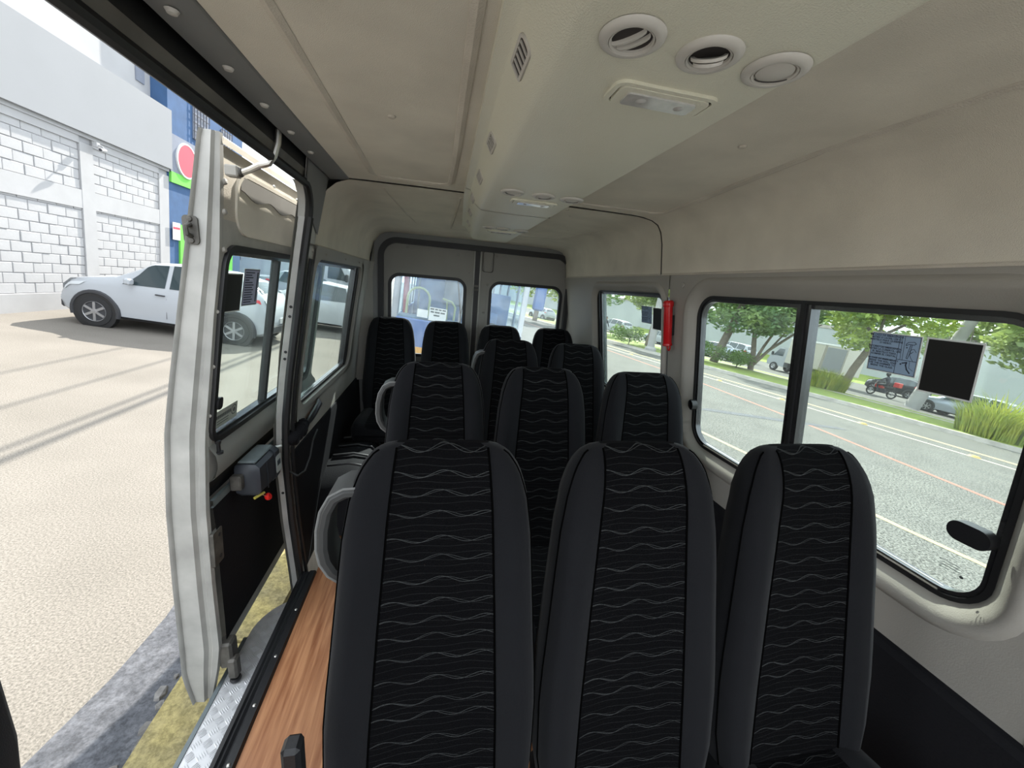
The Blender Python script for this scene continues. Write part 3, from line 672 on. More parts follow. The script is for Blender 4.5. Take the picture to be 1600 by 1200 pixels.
def make_seat():
    root = empty('passenger_seat')
    hs = [0, 0.04, 0.08, 0.14, 0.20, 0.27, 0.34, 0.40, 0.46, 0.52, 0.56, 0.60, 0.63, 0.655, 0.675, 0.69, 0.702, 0.711, 0.717, 0.722, 0.7255, 0.7275]
    rg = [back_ring(h) for h in hs]; n = len(rg[0])
    def strip(idx, name, m, cap=False):
        b = MB(); vs = []; fs = []
        for g in rg: vs += [g[i % n] for i in idx]
        k = len(idx)
        for i in range(len(rg)-1):
            for j in range(k-1): fs.append((i*k+j, i*k+j+1, (i+1)*k+j+1, (i+1)*k+j))
        b.add(vs, fs)
        return b, k
    b, k = strip(list(range(0, 5)), 'p', None); pan = b; pan.add(rg[-1], [tuple(range(n))])
    o = pan.build('backrest_panel', 'wave_cloth', root, smooth=70)
    me = o.data; uvl = me.uv_layers.new(name='UVMap')
    for lp in me.loops:
        v = me.vertices[lp.vertex_index].co; uvl.data[lp.index].uv = (v.x+0.3, v.z-0.33)
    for idx in (list(range(4, 12)), list(range(n-7, n))+[0]):
        b, k = strip(idx, 'b', None); b.build('side_bolster', 'bolster', root, smooth=80)
    b, k = strip(list(range(11, n-6)), 's', None)
    b.build('back_shell', 'bolster', root, smooth=80)
    for i in (0, 4):
        MB().tube([(g[i][0], g[i][1]-0.001, g[i][2]) for g in rg[:-2]], 0.0022, 5).build('seam', 'seam', root)
    for i in (8, n-4):
        MB().tube([(g[i][0], g[i][1], g[i][2]+0.0005) for g in rg[:-3]], 0.002, 5).build('seam', 'seam', root)
    # cushion
    cr = []
    def cring(y, w_, z0, z1):
        return [(-w_+0.02, y, z0), (-w_, y, z0+0.03), (-w_, y, z1-0.035), (-w_+0.02, y, z1-0.008), (-w_+0.06, y, z1), (-0.11, y, z1-0.012), (0, y, z1-0.016), (0.11, y, z1-0.012), (w_-0.06, y, z1), (w_-0.02, y, z1-0.008), (w_, y, z1-0.035), (w_, y, z0+0.03), (w_-0.02, y, z0)]
    for y, w_, z0, z1 in ((-0.605, 0.195, 0.345, 0.40), (-0.60, 0.205, 0.33, 0.435), (-0.57, 0.215, 0.325, 0.462), (-0.40, 0.218, 0.32, 0.462), (-0.22, 0.215, 0.32, 0.448), (-0.10, 0.21, 0.325, 0.43), (-0.06, 0.20, 0.34, 0.41)):
        cr.append(cring(y, w_-0.012, z0, z1))
    MB().loft(cr).build('cushion', 'bolster', root, smooth=60)
    cp = MB(); cp.loft([[(x, y, z+0.002) for x, y, z in g[5:8]] for g in cr[1:-1]], closed=False, cap=False)
    o = cp.build('cushion_panel', 'wave_cloth', root, smooth=60)
    me = o.data; uvl = me.uv_layers.new(name='UVMap')
    for lp in me.loops:
        v = me.vertices[lp.vertex_index].co; uvl.data[lp.index].uv = (v.x+0.3, -v.y+v.z)
    # metal frame and legs
    fr = MB(); fr.cbox(-0.20, 0.20, -0.56, -0.06, 0.285, 0.325, 0.006); fr.build('seat_frame', 'charcoal_metal', root)
    for x in (-0.15, 0.15):
        lg = MB(); lg.cbox(x-0.018, x+0.018, -0.50, -0.10, 0.0, 0.035, 0.005); lg.cbox(x-0.015, x+0.015, -0.46, -0.41, 0.03, 0.29, 0.004); lg.cbox(x-0.015, x+0.015, -0.20, -0.15, 0.03, 0.29, 0.004)
        lg.build('leg', 'charcoal_metal', root)
    # recliner bracket + seat belt buckle
    return root
def add_buckle(root):
    b = MB(); b.cbox(-0.232, -0.204, -0.235, -0.205, 0.635, 0.745, 0.006); o = b.build('buckle', 'black_plastic', root)
    MB().tube([(-0.218, -0.22, 0.64), (-0.214, -0.215, 0.54), (-0.204, -0.17, 0.42)], 0.010, 8).build('buckle_strap', 'charcoal_metal', o)
    MB().cbox(-0.229, -0.207, -0.237, -0.234, 0.665, 0.705, 0.001).build('buckle_slot', 'rubber', o)
def add_arm(root):
    """armrest swung up beside the backrest: a flat loop standing out to the aisle side"""
    path = [(-0.150, 1.062), (-0.185, 1.060), (-0.212, 1.045), (-0.230, 1.012), (-0.240, 0.965), (-0.242, 0.915), (-0.236, 0.878), (-0.220, 0.848), (-0.195, 0.828), (-0.170, 0.815)]
    path = [(-0.15+(x+0.15)*0.76, 1.060-(1.062-z)*0.80) for x, z in path]
    rings = []; edge = []
    for k, (x, z) in enumerate(path):
        a = path[max(k-1, 0)]; b = path[min(k+1, len(path)-1)]; tx, tz = b[0]-a[0], b[1]-a[1]; l = math.hypot(tx, tz); nx, nz = tz/l, -tx/l
        h = 0.010; y0, y1 = -0.035, 0.045
        rings.append([(x+nx*h, y0+0.006, z+nz*h), (x+nx*h*0.4, y0, z+nz*h*0.4), (x-nx*h*0.4, y0, z-nz*h*0.4), (x-nx*h, y0+0.006, z-nz*h), (x-nx*h, y1, z-nz*h), (x+nx*h, y1, z+nz*h)])
        sgn = 1 if (x+nx*h)**2 > (x-nx*h)**2 else -1
        edge.append((x+sgn*nx*h, y0+0.005, z+sgn*nz*h))
    o = MB().loft(rings).build('armrest', 'arm_grey', root, smooth=40)
    MB().tube(edge, 0.0025, 6).build('armrest_rim', 'rim_grey', o)
    MB().tube([(-0.15, 0.0, 0.868), (-0.185, 0.0, 0.872)], 0.012, 8).build('armrest_pivot', 'black_plastic', o)
seat0 = make_seat()
SEATS = [
 # x, y, arm, buckle, rot, label, group
 (0.022, 0.705, True, True, 0, 'front-row seat nearest the open sliding door, with armrest loop on its left'),
 (0.443, 0.703, False, False, 0, 'middle seat of the nearest row of three, no armrest'),
 (0.866, 0.690, False, False, 0, 'front-row seat beside the big sliding window, rightmost of the nearest three'),
 (0.015, 1.492, True, False, 0, 'second-row seat by the aisle with pale-rimmed armrest loop'),
 (0.438, 1.480, False, False, 0, 'middle seat of the second row of three'),
 (0.880, 1.465, False, False, 0, 'second-row seat against the right wall below the window pillar'),
 (0.448, 2.290, True, False, 0, 'third-row seat by the aisle, left one of the pair'),
 (0.868, 2.262, False, False, 0, 'third-row seat by the small right window, right one of the pair'),
 (-0.352, 3.225, False, False, 0, 'back-row seat by the left wall, leftmost of four under the rear windows'),
 (0.081, 3.175, False, False, 0, 'back-row seat second from left, under the left rear window'),
 (0.516, 3.125, False, False, 0, 'back-row seat third from left, under the right rear window'),
 (0.980, 3.160, False, False, 0, 'back-row seat in the right corner, rightmost of four'),
]
protos = [(s, seat0) for s in SEATS]
first = True
made = []
for i, (x, y, arm_, bk, rz, lab) in enumerate(SEATS):
    made.append(copy_tree(seat0) if i else None)
made[0] = seat0
for (x, y, arm_, bk, rz, lab), o in zip(SEATS, made):
    o.location = (x, y, 0); o.rotation_euler = (0, 0, R(rz))
    if arm_: add_arm(o)
    if bk: add_buckle(o)
    tag(o, lab, 'seat', 'dark cloth passenger seats')
# cab seat headrest peeking in at the left edge
hr = empty('cab_headrest', (-0.655, 0.46, 0.0))
hb = []
for z, w_, d in ((0.60, 0.10, 0.04), (0.70, 0.115, 0.055), (0.80, 0.125, 0.06), (0.90, 0.125, 0.06), (0.96, 0.115, 0.055), (0.99, 0.09, 0.04), (1.0, 0.05, 0.02)):
    hb.append([(w_*math.copysign(abs(math.cos(a))**0.6, math.cos(a)), d*math.copysign(abs(math.sin(a))**0.6, math.sin(a)), z) for a in [2*math.pi*k/20 for k in range(20)]])
MB().loft(hb).build('headrest_pad', 'bolster', hr, smooth=80)
for x in (-0.05, 0.05):
    MB().tube([(x, 0, 0.40), (x, 0, 0.64)], 0.007, 8).build('headrest_post', 'steel', hr)
MB().cbox(-0.13, 0.13, -0.06, 0.06, -0.20, 0.45, 0.03).build('backrest', 'bolster', hr)
tag(hr, 'black headrest of a cab seat cut off at the left edge', 'headrest')

# ================================================================== OVERHEAD AIR DUCT
du = empty('air_duct', (0.30, 0.0, 1.75))
def DX(y): return interp([(-0.4, 0.055), (0.64, 0.075), (1.85, 0.098), (2.85, 0.150)], y), interp([(-0.4, 0.140), (0.55, 0.157), (1.7, 0.168), (2.5, 0.215), (2.85, 0.235)], y)
def dprof(y, e=0.0):
    xl, xb = DX(y); zb = 1.75+e
    return [(xl, 1.838), (xl+0.001, 1.826), (xl+0.022, 1.822), (xl+0.026, 1.816), (xb-0.030, zb+0.022), (xb-0.014, zb+0.008), (xb-0.004, zb+0.002), (xb+0.02, zb), (0.30, zb-0.001), (0.445, zb), (0.458, zb+0.003), (0.462, zb+0.012), (0.475, 1.838)]
def D(p): return (p[0]-0.30, p[1], p[2]-1.75)
rgs = [[D((x, y, z)) for x, z in dprof(y)] for y in [YF+i*(1.71-YF)/8 for i in range(9)]]
MB().loft(rgs, closed=False, cap=False).build('front_cover', 'duct', du, smooth=50)
rgs = [[D((x, y, z)) for x, z in dprof(y)] for y in [1.718+i*(2.79-1.718)/6 for i in range(7)]]
rgs.append([D((x+(0.30-x)*0.03, 2.80, z+(1.838-z)*0.25)) for x, z in dprof(2.79)])
b = MB().loft(rgs, closed=False, cap=False); e = rgs[-1]; b.add(e, [tuple(range(len(e)))]); b.build('rear_cover', 'duct', du, smooth=50)
MB().box(*[v-0.30 for v in (0.165, 0.461)], 1.708, 1.72, 0.0025, 0.006).build('cover_joint', 'vent_dark', du, smooth=0)
def vent(x, y, kind, rot):
    Mv = Matrix.Translation(D((x, y, 1.749))) @ Matrix.Rotation(R(180), 4, 'X')
    v = MB().lathe([(0.0265, 0.001), (0.0278, 0.0055), (0.032, 0.006), (0.0385, 0.0028), (0.0395, 0.0)], Mv, 32).build('air_vent', 'vent', du, smooth=50)
    MB().lathe([(0.0235, 0.0005), (0.0242, 0.004), (0.0265, 0.005), (0.0275, 0.002)], Mv, 32).build('inner_ring', 'vent', v, smooth=50)
    rm = Mv @ Matrix.Rotation(R(rot), 4, 'Z')
    if kind == 'open':
        MB().disc(0.0265, 0.0012, Mv).build('throat', 'vent_dark', v, smooth=0)
        for k, xx in enumerate((-0.004, 0.007)):
            hgt = math.sqrt(0.0225**2-xx**2)
            pts = [(xx-0.004+0.004*math.cos(t), hgt*math.sin(t), 0.003+0.003*math.cos(t)) for t in [R(-88+176*q/8) for q in range(9)]]
            bl = MB()
            for side in (0, 1): pass
            bl.loft([[rm @ Vector((p[0]-0.0016, p[1], 0.0016)), rm @ Vector((p[0]+0.0016, p[1], 0.0016)), rm @ Vector((p[0]+0.0020, p[1], 0.0045+0.002*math.cos(t_))), rm @ Vector((p[0]-0.0012, p[1], 0.0045+0.002*math.cos(t_)))] for p, t_ in zip(pts, [R(-88+176*q/8) for q in range(9)])])
            bl.build('blade', 'vent', v, smooth=40)
    elif kind == 'tilted':
        MB().disc(0.0265, 0.0012, Mv).build('throat', 'vent_dark', v, smooth=0)
        for sc, hz in ((0.021, 0.002), (0.017, 0.008)):
            rr_ = rm @ Matrix.Translation((0, 0.001, hz)) @ Matrix.Rotation(R(38), 4, 'X')
            MB().lathe([(sc-0.004, -0.0015), (sc-0.0035, 0.002), (sc, 0.002), (sc+0.0006, -0.0015)], rr_, 28, close=True).build('blade', 'vent', v, smooth=40)
        MB().disc(0.0125, 0.0, rm @ Matrix.Translation((0, 0.001, 0.004)) @ Matrix.Rotation(R(38), 4, 'X')).build('flap', 'lamp_lens', v, smooth=0)
    else:
        MB().lathe([(0, 0.006), (0.012, 0.0055), (0.022, 0.003), (0.0225, 0.0)], Mv, 28).build('shutter', 'vent', v, smooth=60)
        MB().tube([rm @ Vector((0.021*math.cos(t), 0.021*math.sin(t)*0.55-0.006, 0.0055)) for t in [R(200+140*q/8) for q in range(9)]], 0.0008, 5).build('shutter_slit', 'vent_dark', v)
    return v
def lamp(x, y):
    Ml = Matrix.Translation(D((x, y, 1.749))) @ Matrix.Rotation(R(180), 4, 'X')
    mpl = lambda a, b_, o: tuple(Ml @ Vector((a, b_, o)))
    o1 = rr(-0.084, 0.084, -0.035, 0.033, 0.018, 6)
    l = ring_solid(o1, offset_loop(o1, -0.008), -0.001, 0.004, mpl).build('dome_lamp', 'duct', du, smooth=60)
    slab(offset_loop(o1, -0.006), -0.0005, 0.0008, mpl).build('lamp_recess', 'vent_dark', l, smooth=0)
    o2 = rr(-0.073, 0.073, -0.029, 0.024, 0.012, 5)
    slab(o2, 0.0, 0.005, mpl).build('lamp_body', 'duct', l, smooth=40)
    o3 = rr(-0.058, 0.056, -0.021, 0.013, 0.006, 4)
    slab(o3, 0.004, 0.0075, mpl).build('lamp_lens', 'lamp_lens', l, smooth=40)
    for xx in (-0.03, 0.034):
        MB().lathe([(0, 0.0095), (0.005, 0.009), (0.009, 0.0072)], Ml @ Matrix.Translation((xx, -0.003, 0)), 14).build('lens_knob', 'lamp_lens', l)
    return l
for y0_, kinds in ((0.510, ('open', 'tilted', 'shut')), (1.330, ('shut', 'shut', 'shut')), (2.15, ('shut', 'shut', 'shut'))):
    for x, kd, rot in zip((0.216, 0.320, 0.417), kinds, (-35, 30, 20)):
        if y0_ > 2 and x < 0.25: x = 0.25
        vent(x if y0_ < 1 else x+0.010, y0_, kd, rot)
    lamp(0.325 if y0_ < 2 else 0.34, y0_+0.118)
# side grilles in the sloping left face
for y in (0.685, 1.065, 1.39, 1.72, 2.05, 2.40):
    xl, xb = DX(y); a = Vector((xl+0.026, y, 1.816)); bb = Vector((xb-0.030, y, 1.772)); mid = (a+bb)/2; dn = (bb-a).normalized()
    nrm = Vector((dn.z, 0, -dn.x)).normalized()
    if nrm.z > 0: nrm = -nrm
    mpg = lambda q, r_, o: tuple(Vector(D(mid+Vector((0, 1, 0))*q+dn*r_+nrm*o)))
    go = rr(-0.043, 0.043, -0.016, 0.016, (0.006, 0.012, 0.012, 0.006), 4)
    g = ring_solid(go, offset_loop(go, -0.005), 0.0, 0.004, mpg).build('side_grille', 'vent', du, smooth=40)
    slab(offset_loop(go, -0.004), 0.0003, 0.001, mpg).build('grille_back', 'vent_dark', g, smooth=0)
    for q in (-0.024, -0.008, 0.008, 0.024):
        slab([(q-0.0015, -0.012), (q+0.0015, -0.012), (q+0.0015, 0.012), (q-0.0015, 0.012)], 0.001, 0.0035, mpg).build('slat', 'vent', g, smooth=0)
tag(du, 'cream ceiling air duct with round vents and dome lamps', 'air duct')

# ================================================================== SMALL THINGS INSIDE THE VAN
# red tube on the right pillar
rt = empty('hammer_tube', mR(1.725, 1.235, -0.03))
Mt = Matrix.Rotation(R(-9.5), 4, 'Y')
MB().lathe([(0, 0.0), (0.019, 0.0), (0.0205, 0.004), (0.0205, 0.195), (0, 0.195)], Mt, 20).build('tube_body', 'red_plastic', rt)
MB().lathe([(0, 0.193), (0.0235, 0.193), (0.0245, 0.197), (0.0245, 0.212), (0.020, 0.220), (0.010, 0.223), (0, 0.223)], Mt, 20).build('tube_cap', 'red_plastic', rt)
MB().lathe([(0.0215, 0.002), (0.023, 0.004), (0.0215, 0.012), (0.0205, 0.012)], Mt, 20).build('tube_collar', 'red_plastic', rt)
MB().tube([Mt @ Vector((0, -0.012+0.012*math.cos(t), -0.012*math.sin(t)*1.8)) for t in [R(180*k/8) for k in range(9)]], 0.004, 6).build('pull_loop', 'red_plastic', rt)
MB().tube([Mt @ Vector((0, 0.004, 0.221)), Mt @ Vector((0.0, 0.006, 0.236))], 0.002, 6).build('cap_pin', 'rubber', rt)
MB().cbox(0.014, 0.030, -0.012, 0.012, 0.05, 0.15, 0.003, Mt).build('wall_clip', 'black_plastic', rt)
tag(rt, 'red plastic tube hung on the pillar between the right windows', 'tube')

# stickers on the right windows -----------------------------------------------------------------
def wall_frame(y, z, off):
    """frame on the right wall: local x to smaller Y (reading direction), local y up the wall, z into the van"""
    p0 = Vector(mR(y, z-0.05, off)); p1 = Vector(mR(y, z+0.05, off)); up = (p1-p0).normalized(); xx = Vector((0, -1, 0)); nn = xx.cross(up)
    m = Matrix.Identity(4); c = Vector(mR(y, z, off))
    for i in range(3): m[i][0] = xx[i]; m[i][1] = up[i]; m[i][2] = nn[i]; m[i][3] = c[i]
    return m
fl = lambda a, b, o: (a, b, o)
def line(pts, t, m, parent, name='drawn_line', z=0.0012):
    b = MB()
    for p, q in zip(pts, pts[1:]):
        d = Vector((q[0]-p[0], q[1]-p[1])); l = d.length or 1; nx, ny = -d.y/l*t/2, d.x/l*t/2
        ex, ey = d.x/l*t/2, d.y/l*t/2
        b.add([(p[0]-ex+nx, p[1]-ey+ny, z), (p[0]-ex-nx, p[1]-ey-ny, z), (q[0]+ex-nx, q[1]+ey-ny, z), (q[0]+ex+nx, q[1]+ey+ny, z)], [(0, 1, 2, 3)])
    return b.build(name, m, parent, smooth=0)
def instr_sticker(y, z, off, w_, h_, label):
    o = empty('instruction_sticker', M=wall_frame(y, z, off))
    slab([(-w_/2-.003, -h_/2-.003), (w_/2+.003, -h_/2-.003), (w_/2+.003, h_/2+.003), (-w_/2-.003, h_/2+.003)], 0.0, 0.0006, fl).build('backing', 'sticker_white', o, smooth=0)
    slab([(-w_/2, -h_/2), (w_/2, -h_/2), (w_/2, h_/2), (-w_/2, h_/2)], 0.0006, 0.001, fl).build('print_field', 'sticker_blue', o, smooth=0)
    s = w_/0.110
    for cy, tx in ((0.034, 'EM CASO DE EMERGÊNCIA\nRETIRE O LACRE, USE O\nMARTELO PARA QUEBRAR\nO VIDRO.'), (0.000, 'EN CASO DE EMERGENCIA\nRETIRE LA CUBIERTA, USE\nEL MARTILLO PARA\nROMPER EL CRISTAL.'), (-0.034, 'IN CASE OF EMERGENCY\nBREAK THE SEAL, AND\nUSE THE HAMMER TO\nBREAK THE GLASS.')):
        text_obj('printed_text', tx, 0.0066*s, Matrix.Translation((-0.0215*s, (cy+0.0085)*s*0.93, 0.0013)), 'ink', o, bold=0.00022).location.y += -0.004*s
    hw, hh = w_/2, h_/2
    line([(-hw, -hh), (hw, -hh), (hw, hh), (-hw, hh), (-hw, -hh)], 0.0014*s, 'ink', o)
    line([(0.010*s, -hh), (0.010*s, hh)], 0.0012*s, 'ink', o)
    line([(-hw, 0.016*s), (0.010*s, 0.016*s)], 0.0011*s, 'ink', o); line([(-hw, -0.017*s), (0.010*s, -0.017*s)], 0.0011*s, 'ink', o)
    line([(0.010*s, -0.012*s), (hw, -0.012*s)], 0.0013*s, 'ink', o)
    # hammer and hand drawing
    line([(x*s, y_*s) for x, y_ in ((0.026, 0.030), (0.030, 0.035), (0.043, 0.037), (0.047, 0.033), (0.043, 0.030), (0.032, 0.030), (0.026, 0.026), (0.026, 0.030))], 0.0014*s, 'ink', o)
    line([(x*s, y_*s) for x, y_ in ((0.036, 0.030), (0.033, 0.010), (0.031, -0.006), (0.034, -0.007), (0.037, 0.008), (0.039, 0.030))], 0.0014*s, 'ink', o)
    line([(x*s, y_*s) for x, y_ in ((0.050, 0.012), (0.045, 0.019), (0.040, 0.018), (0.036, 0.012), (0.040, 0.008), (0.044, 0.013), (0.037, 0.005), (0.041, -0.004), (0.046, -0.011))], 0.0011*s, 'ink', o)
    line([(0.015*s, hh), (0.018*s, -0.012*s)], 0.0010*s, 'ink', o); line([(0.021*s, hh), (0.023*s, -0.012*s)], 0.0010*s, 'ink', o)
    line([(x*s, y_*s) for x, y_ in ((0.025, -0.020), (0.034, -0.017), (0.033, -0.024), (0.037, -0.035), (0.044, -0.043))], 0.0030*s, 'ink', o)
    line([(x*s, y_*s) for x, y_ in ((0.040, -0.012), (0.041, -0.030), (0.050, -0.036))], 0.0010*s, 'ink', o)
    MB().disc(0.0022*s, 0.0013, Matrix.Translation((0.0215*s, -0.023*s, 0)), 10).build('drawn_dot', 'ink', o, smooth=0)
    MB().disc(0.0018*s, 0.0013, Matrix.Translation((0.0285*s, 0.021*s, 0)), 10).build('drawn_dot', 'ink', o, smooth=0)
    return tag(o, label, 'sticker', 'emergency instruction stickers')
def black_sticker(M_, w_, h_, label):
    o = empty('black_sticker', M=M_)
    slab([(-w_/2-.004, -h_/2-.004), (w_/2+.004, -h_/2-.004), (w_/2+.004, h_/2+.004), (-w_/2-.004, h_/2+.004)], 0.0, 0.0006, fl).build('border', 'sticker_white', o, smooth=0)
    slab([(-w_/2, -h_/2), (w_/2, -h_/2), (w_/2, h_/2), (-w_/2, h_/2)], 0.0006, 0.0011, fl).build('black_field', 'sticker_black', o, smooth=0)
    return tag(o, label, 'sticker', 'black window stickers')
instr_sticker(0.785, 1.366, 0.0245, 0.108, 0.098, 'blue emergency hammer instruction sticker on the big right window')
black_sticker(wall_frame(0.668, 1.352, 0.0245), 0.096, 0.126, 'square black sticker with pale edge on the big right window')
instr_sticker(2.028, 1.366, 0.028, 0.108, 0.090, 'small-looking blue grey instruction sticker on the far right window')
black_sticker(wall_frame(1.918, 1.352, 0.028), 0.080, 0.112, 'narrow black sticker beside the red tube on the far right window')
gm = empty('glass_mark', M=wall_frame(0.585, 0.875, 0.031))
for k, (wd, dx) in enumerate(((0.040, 0), (0.032, 0.004), (0.044, 0), (0.020, -0.008))):
    slab([(dx-wd/2, 0.014-k*0.007), (dx+wd/2, 0.014-k*0.007), (dx+wd/2, 0.0153-k*0.007), (dx-wd/2, 0.0153-k*0.007)], 0.0, 0.0003, fl).build('etched_line', 'ink_grey', gm, smooth=0)
MB().disc(0.004, 0.0003, Matrix.Translation((0.026, -0.008, 0)), 12).build('etched_dot', 'ink_grey', gm, smooth=0)
tag(gm, 'small grey etched maker mark in the lower corner of the big window', 'glass mark')

# stickers on the sliding-door glass (seen from inside) ----------------------------------------
def door_frame_m(y, z, off):
    p0 = Vector(mD(y, z-0.05, off)); p1 = Vector(mD(y, z+0.05, off)); up = (p1-p0).normalized(); xx = Vector((0, 1, 0)); nn = xx.cross(up)
    m = Matrix.Identity(4); c = Vector(mD(y, z, off))
    for i in range(3): m[i][0] = xx[i]; m[i][1] = up[i]; m[i][2] = nn[i]; m[i][3] = c[i]
    return m
black_sticker(door_frame_m(1.507, 1.355, 0.014), 0.105, 0.125, 'black sticker on the sliding door window')
nt_ = empty('notice_sticker', M=door_frame_m(1.632, 1.372, 0.014))
slab([(-0.062, -0.068), (0.062, -0.068), (0.062, 0.068), (-0.062, 0.068)], 0.0, 0.0006, fl).build('backing', 'sticker_white', nt_, smooth=0)
slab([(-0.058, -0.064), (0.058, -0.064), (0.058, 0.064), (-0.058, 0.064)], 0.0006, 0.001, fl).build('print_field', 'sticker_violet', nt_, smooth=0)
for k in range(13):
    wd = (0.07, 0.05, 0.06, 0.03)[k % 4] if k < 4 else 0.058+0.01*(k % 2)
    slab([(-0.05, 0.052-k*0.009), (-0.05+wd, 0.052-k*0.009), (-0.05+wd, 0.056-k*0.009), (-0.05, 0.056-k*0.009)], 0.001, 0.0013, fl).build('printed_line', 'ink', nt_, smooth=0)
line([(-0.058, -0.064), (0.058, -0.064), (0.058, 0.064), (-0.058, 0.064), (-0.058, -0.064)], 0.003, 'ink', nt_)
slab([(0.040, -0.055), (0.050, -0.055), (0.050, 0.056), (0.040, 0.056)], 0.001, 0.0013, fl).build('printed_bar', 'ink', nt_, smooth=0)
tag(nt_, 'violet notice sheet with lines of print on the sliding door window', 'sticker')
tr = empty('transparent_sticker', M=door_frame_m(1.515, 0.905, 0.014))
slab([(-0.095, -0.032), (0.095, -0.032), (0.095, 0.032), (-0.095, 0.032)], 0.0, 0.0006, fl).build('film', 'sticker_clear', tr, smooth=0)
for q in range(11):
    slab([(-0.080+q*0.0118, 0.002), (-0.0715+q*0.0118, 0.002), (-0.0715+q*0.0118, 0.015), (-0.080+q*0.0118, 0.015)], 0.0007, 0.001, fl).build('blurred_letter', 'ink_grey', tr, smooth=0)
for k in range(2):
    slab([(-0.05, -0.010-k*0.010), (0.03, -0.010-k*0.010), (0.03, -0.007-k*0.010), (-0.05, -0.007-k*0.010)], 0.0007, 0.001, fl).build('printed_line', 'ink_grey', tr, smooth=0)
MB().lathe([(0.016, 0.0007), (0.018, 0.001), (0.020, 0.0007)], Matrix.Translation((0.070, 0.004, 0)), 20).build('emblem_ring', 'ink_grey', tr)
MB().disc(0.009, 0.001, Matrix.Translation((0.070, 0.004, 0)), 16).build('emblem_core', 'ink_grey', tr, smooth=0)
tag(tr, 'olive transparent sticker with faint lettering and round emblem low on the sliding door window', 'sticker')

# door motor box --------------------------------------------------------------------------------
dm = empty('door_motor', (-0.730, 1.60, 0.622)); dm.scale = (0.80, 0.80, 0.80)
sec = lambda y, k, zt, zb, xi: [(-0.02, y, zb+0.01), (-0.02, y, zt-0.008), (0.012, y, zt), (xi-0.018, y, zt-0.004), (xi, y, zt-0.022), (xi, y, zb+0.020), (xi-0.018, y, zb), (0.0, y, zb)]
sh = [sec(-0.10, 0, 0.085, -0.055, 0.075), sec(-0.09, 0, 0.100, -0.068, 0.088), sec(0.0, 0, 0.103, -0.072, 0.092), sec(0.075, 0, 0.103, -0.072, 0.092)]
MB().loft(sh).build('casing', 'device_dark', dm, smooth=35)
MB().loft([sec(0.075, 0, 0.108, -0.076, 0.097), sec(0.13, 0, 0.106, -0.074, 0.095), sec(0.15, 0, 0.090, -0.060, 0.080)]).build('end_cover', 'device_dark', dm, smooth=35)
MB().cbox(-0.010, 0.070, -0.085, 0.125, 0.099, 0.112, 0.005).build('lid', 'device_grey', dm)
MB().tube([(0.0935, -0.02, 0.085), (0.0945, -0.02, 0.0), (0.092, -0.02, -0.065)], 0.003, 6).build('casing_rib', 'device_dark', dm)
MB().cbox(-0.03, 0.02, -0.135, -0.095, -0.02, 0.055, 0.006).build('mount_bracket', 'dirty_metal', dm)
# label on the end facing the van interior
mpd = lambda a, b_, o: (0.0972+o, 0.112+a, 0.015+b_)
slab(rr(-0.036, 0.030, -0.052, 0.045, 0.012, 4), 0.0, 0.002, mpd).build('name_plate', 'label_silver', dm, smooth=20)
Mx = Matrix(((0, 0, 1, 0.0998), (1, 0, 0, 0.109), (0, 1, 0, 0.020), (0, 0, 0, 1)))
slab([(-0.024, -0.014), (0.018, -0.014), (0.018, 0.018), (-0.024, 0.018)], 0.0022, 0.0026, mpd).build('plate_print', 'device_grey', dm, smooth=0)
for q in range(5): slab([(-0.021+q*0.0078, -0.009), (-0.0158+q*0.0078, -0.009), (-0.0158+q*0.0078, 0.012), (-0.021+q*0.0078, 0.012)], 0.0027, 0.003, mpd).build('blurred_letter', 'ink', dm, smooth=0)
yp = MB().tube([(0.060, -0.105, -0.076), (0.085, -0.055, -0.072)], 0.007, 8).build('yellow_lever', 'yellow_plastic', dm)
MB().tube([(0.080, -0.070, -0.076), (0.092, -0.045, -0.100)], 0.0025, 6).build('release_cord', 'steel', dm)
MB().lathe([(0, 0), (0.017, 0), (0.019, 0.004), (0.019, 0.014), (0.012, 0.020), (0, 0.020)], Matrix.Translation((0.086, -0.035, -0.112)) @ Matrix.Rotation(R(60), 4, 'Y'), 18).build('red_knob', 'bright_red', dm)
MB().tube([(0.05, 0.14, 0.09), (0.075, 0.155, 0.085), (0.10, 0.16, 0.09)], 0.006, 8).build('shaft', 'sticker_white', dm)
tag(dm, 'black and grey door motor box with red release knob on the sliding door', 'motor')
# crumpled black boot over the motor arm
bt = empty('arm_boot', (-0.64, 1.80, 0.70))
bp = [((-0.015, -0.045, 0.0), 0.014), ((-0.005, -0.035, 0.008), 0.030), ((0.008, -0.012, 0.004), 0.036), ((0.02, 0.015, 0.012), 0.031), ((0.022, 0.05, 0.020), 0.036), ((0.024, 0.09, 0.030), 0.028), ((0.024, 0.12, 0.040), 0.018)]
MB().tube([p for p, _ in bp], [r for _, r in bp], 14).build('boot_sleeve', 'black_trim', bt, smooth=60)
for k, (p, r) in enumerate(bp[1:-1]):
    MB().tube([(p[0]+r*1.0*math.cos(t), p[1]+0.01*math.sin(3*t), p[2]+r*1.0*math.sin(t)) for t in [2*math.pi*q/14 for q in range(14)]], 0.004, 6, closed=True).build('boot_fold', 'black_trim', bt)
tag(bt, 'crumpled black fabric boot over the motor arm at the pillar', 'sleeve')
cb = MB().tube([(-0.635, 1.755, 0.555), (-0.60, 1.75, 0.535), (-0.575, 1.77, 0.55), (-0.565, 1.82, 0.60), (-0.565, 1.87, 0.66), (-0.57, 1.96, 0.68)], 0.005, 8).build('motor_cable', 'rubber')
tag(cb, 'thin black cable looping from the motor box to the pillar', 'cable')
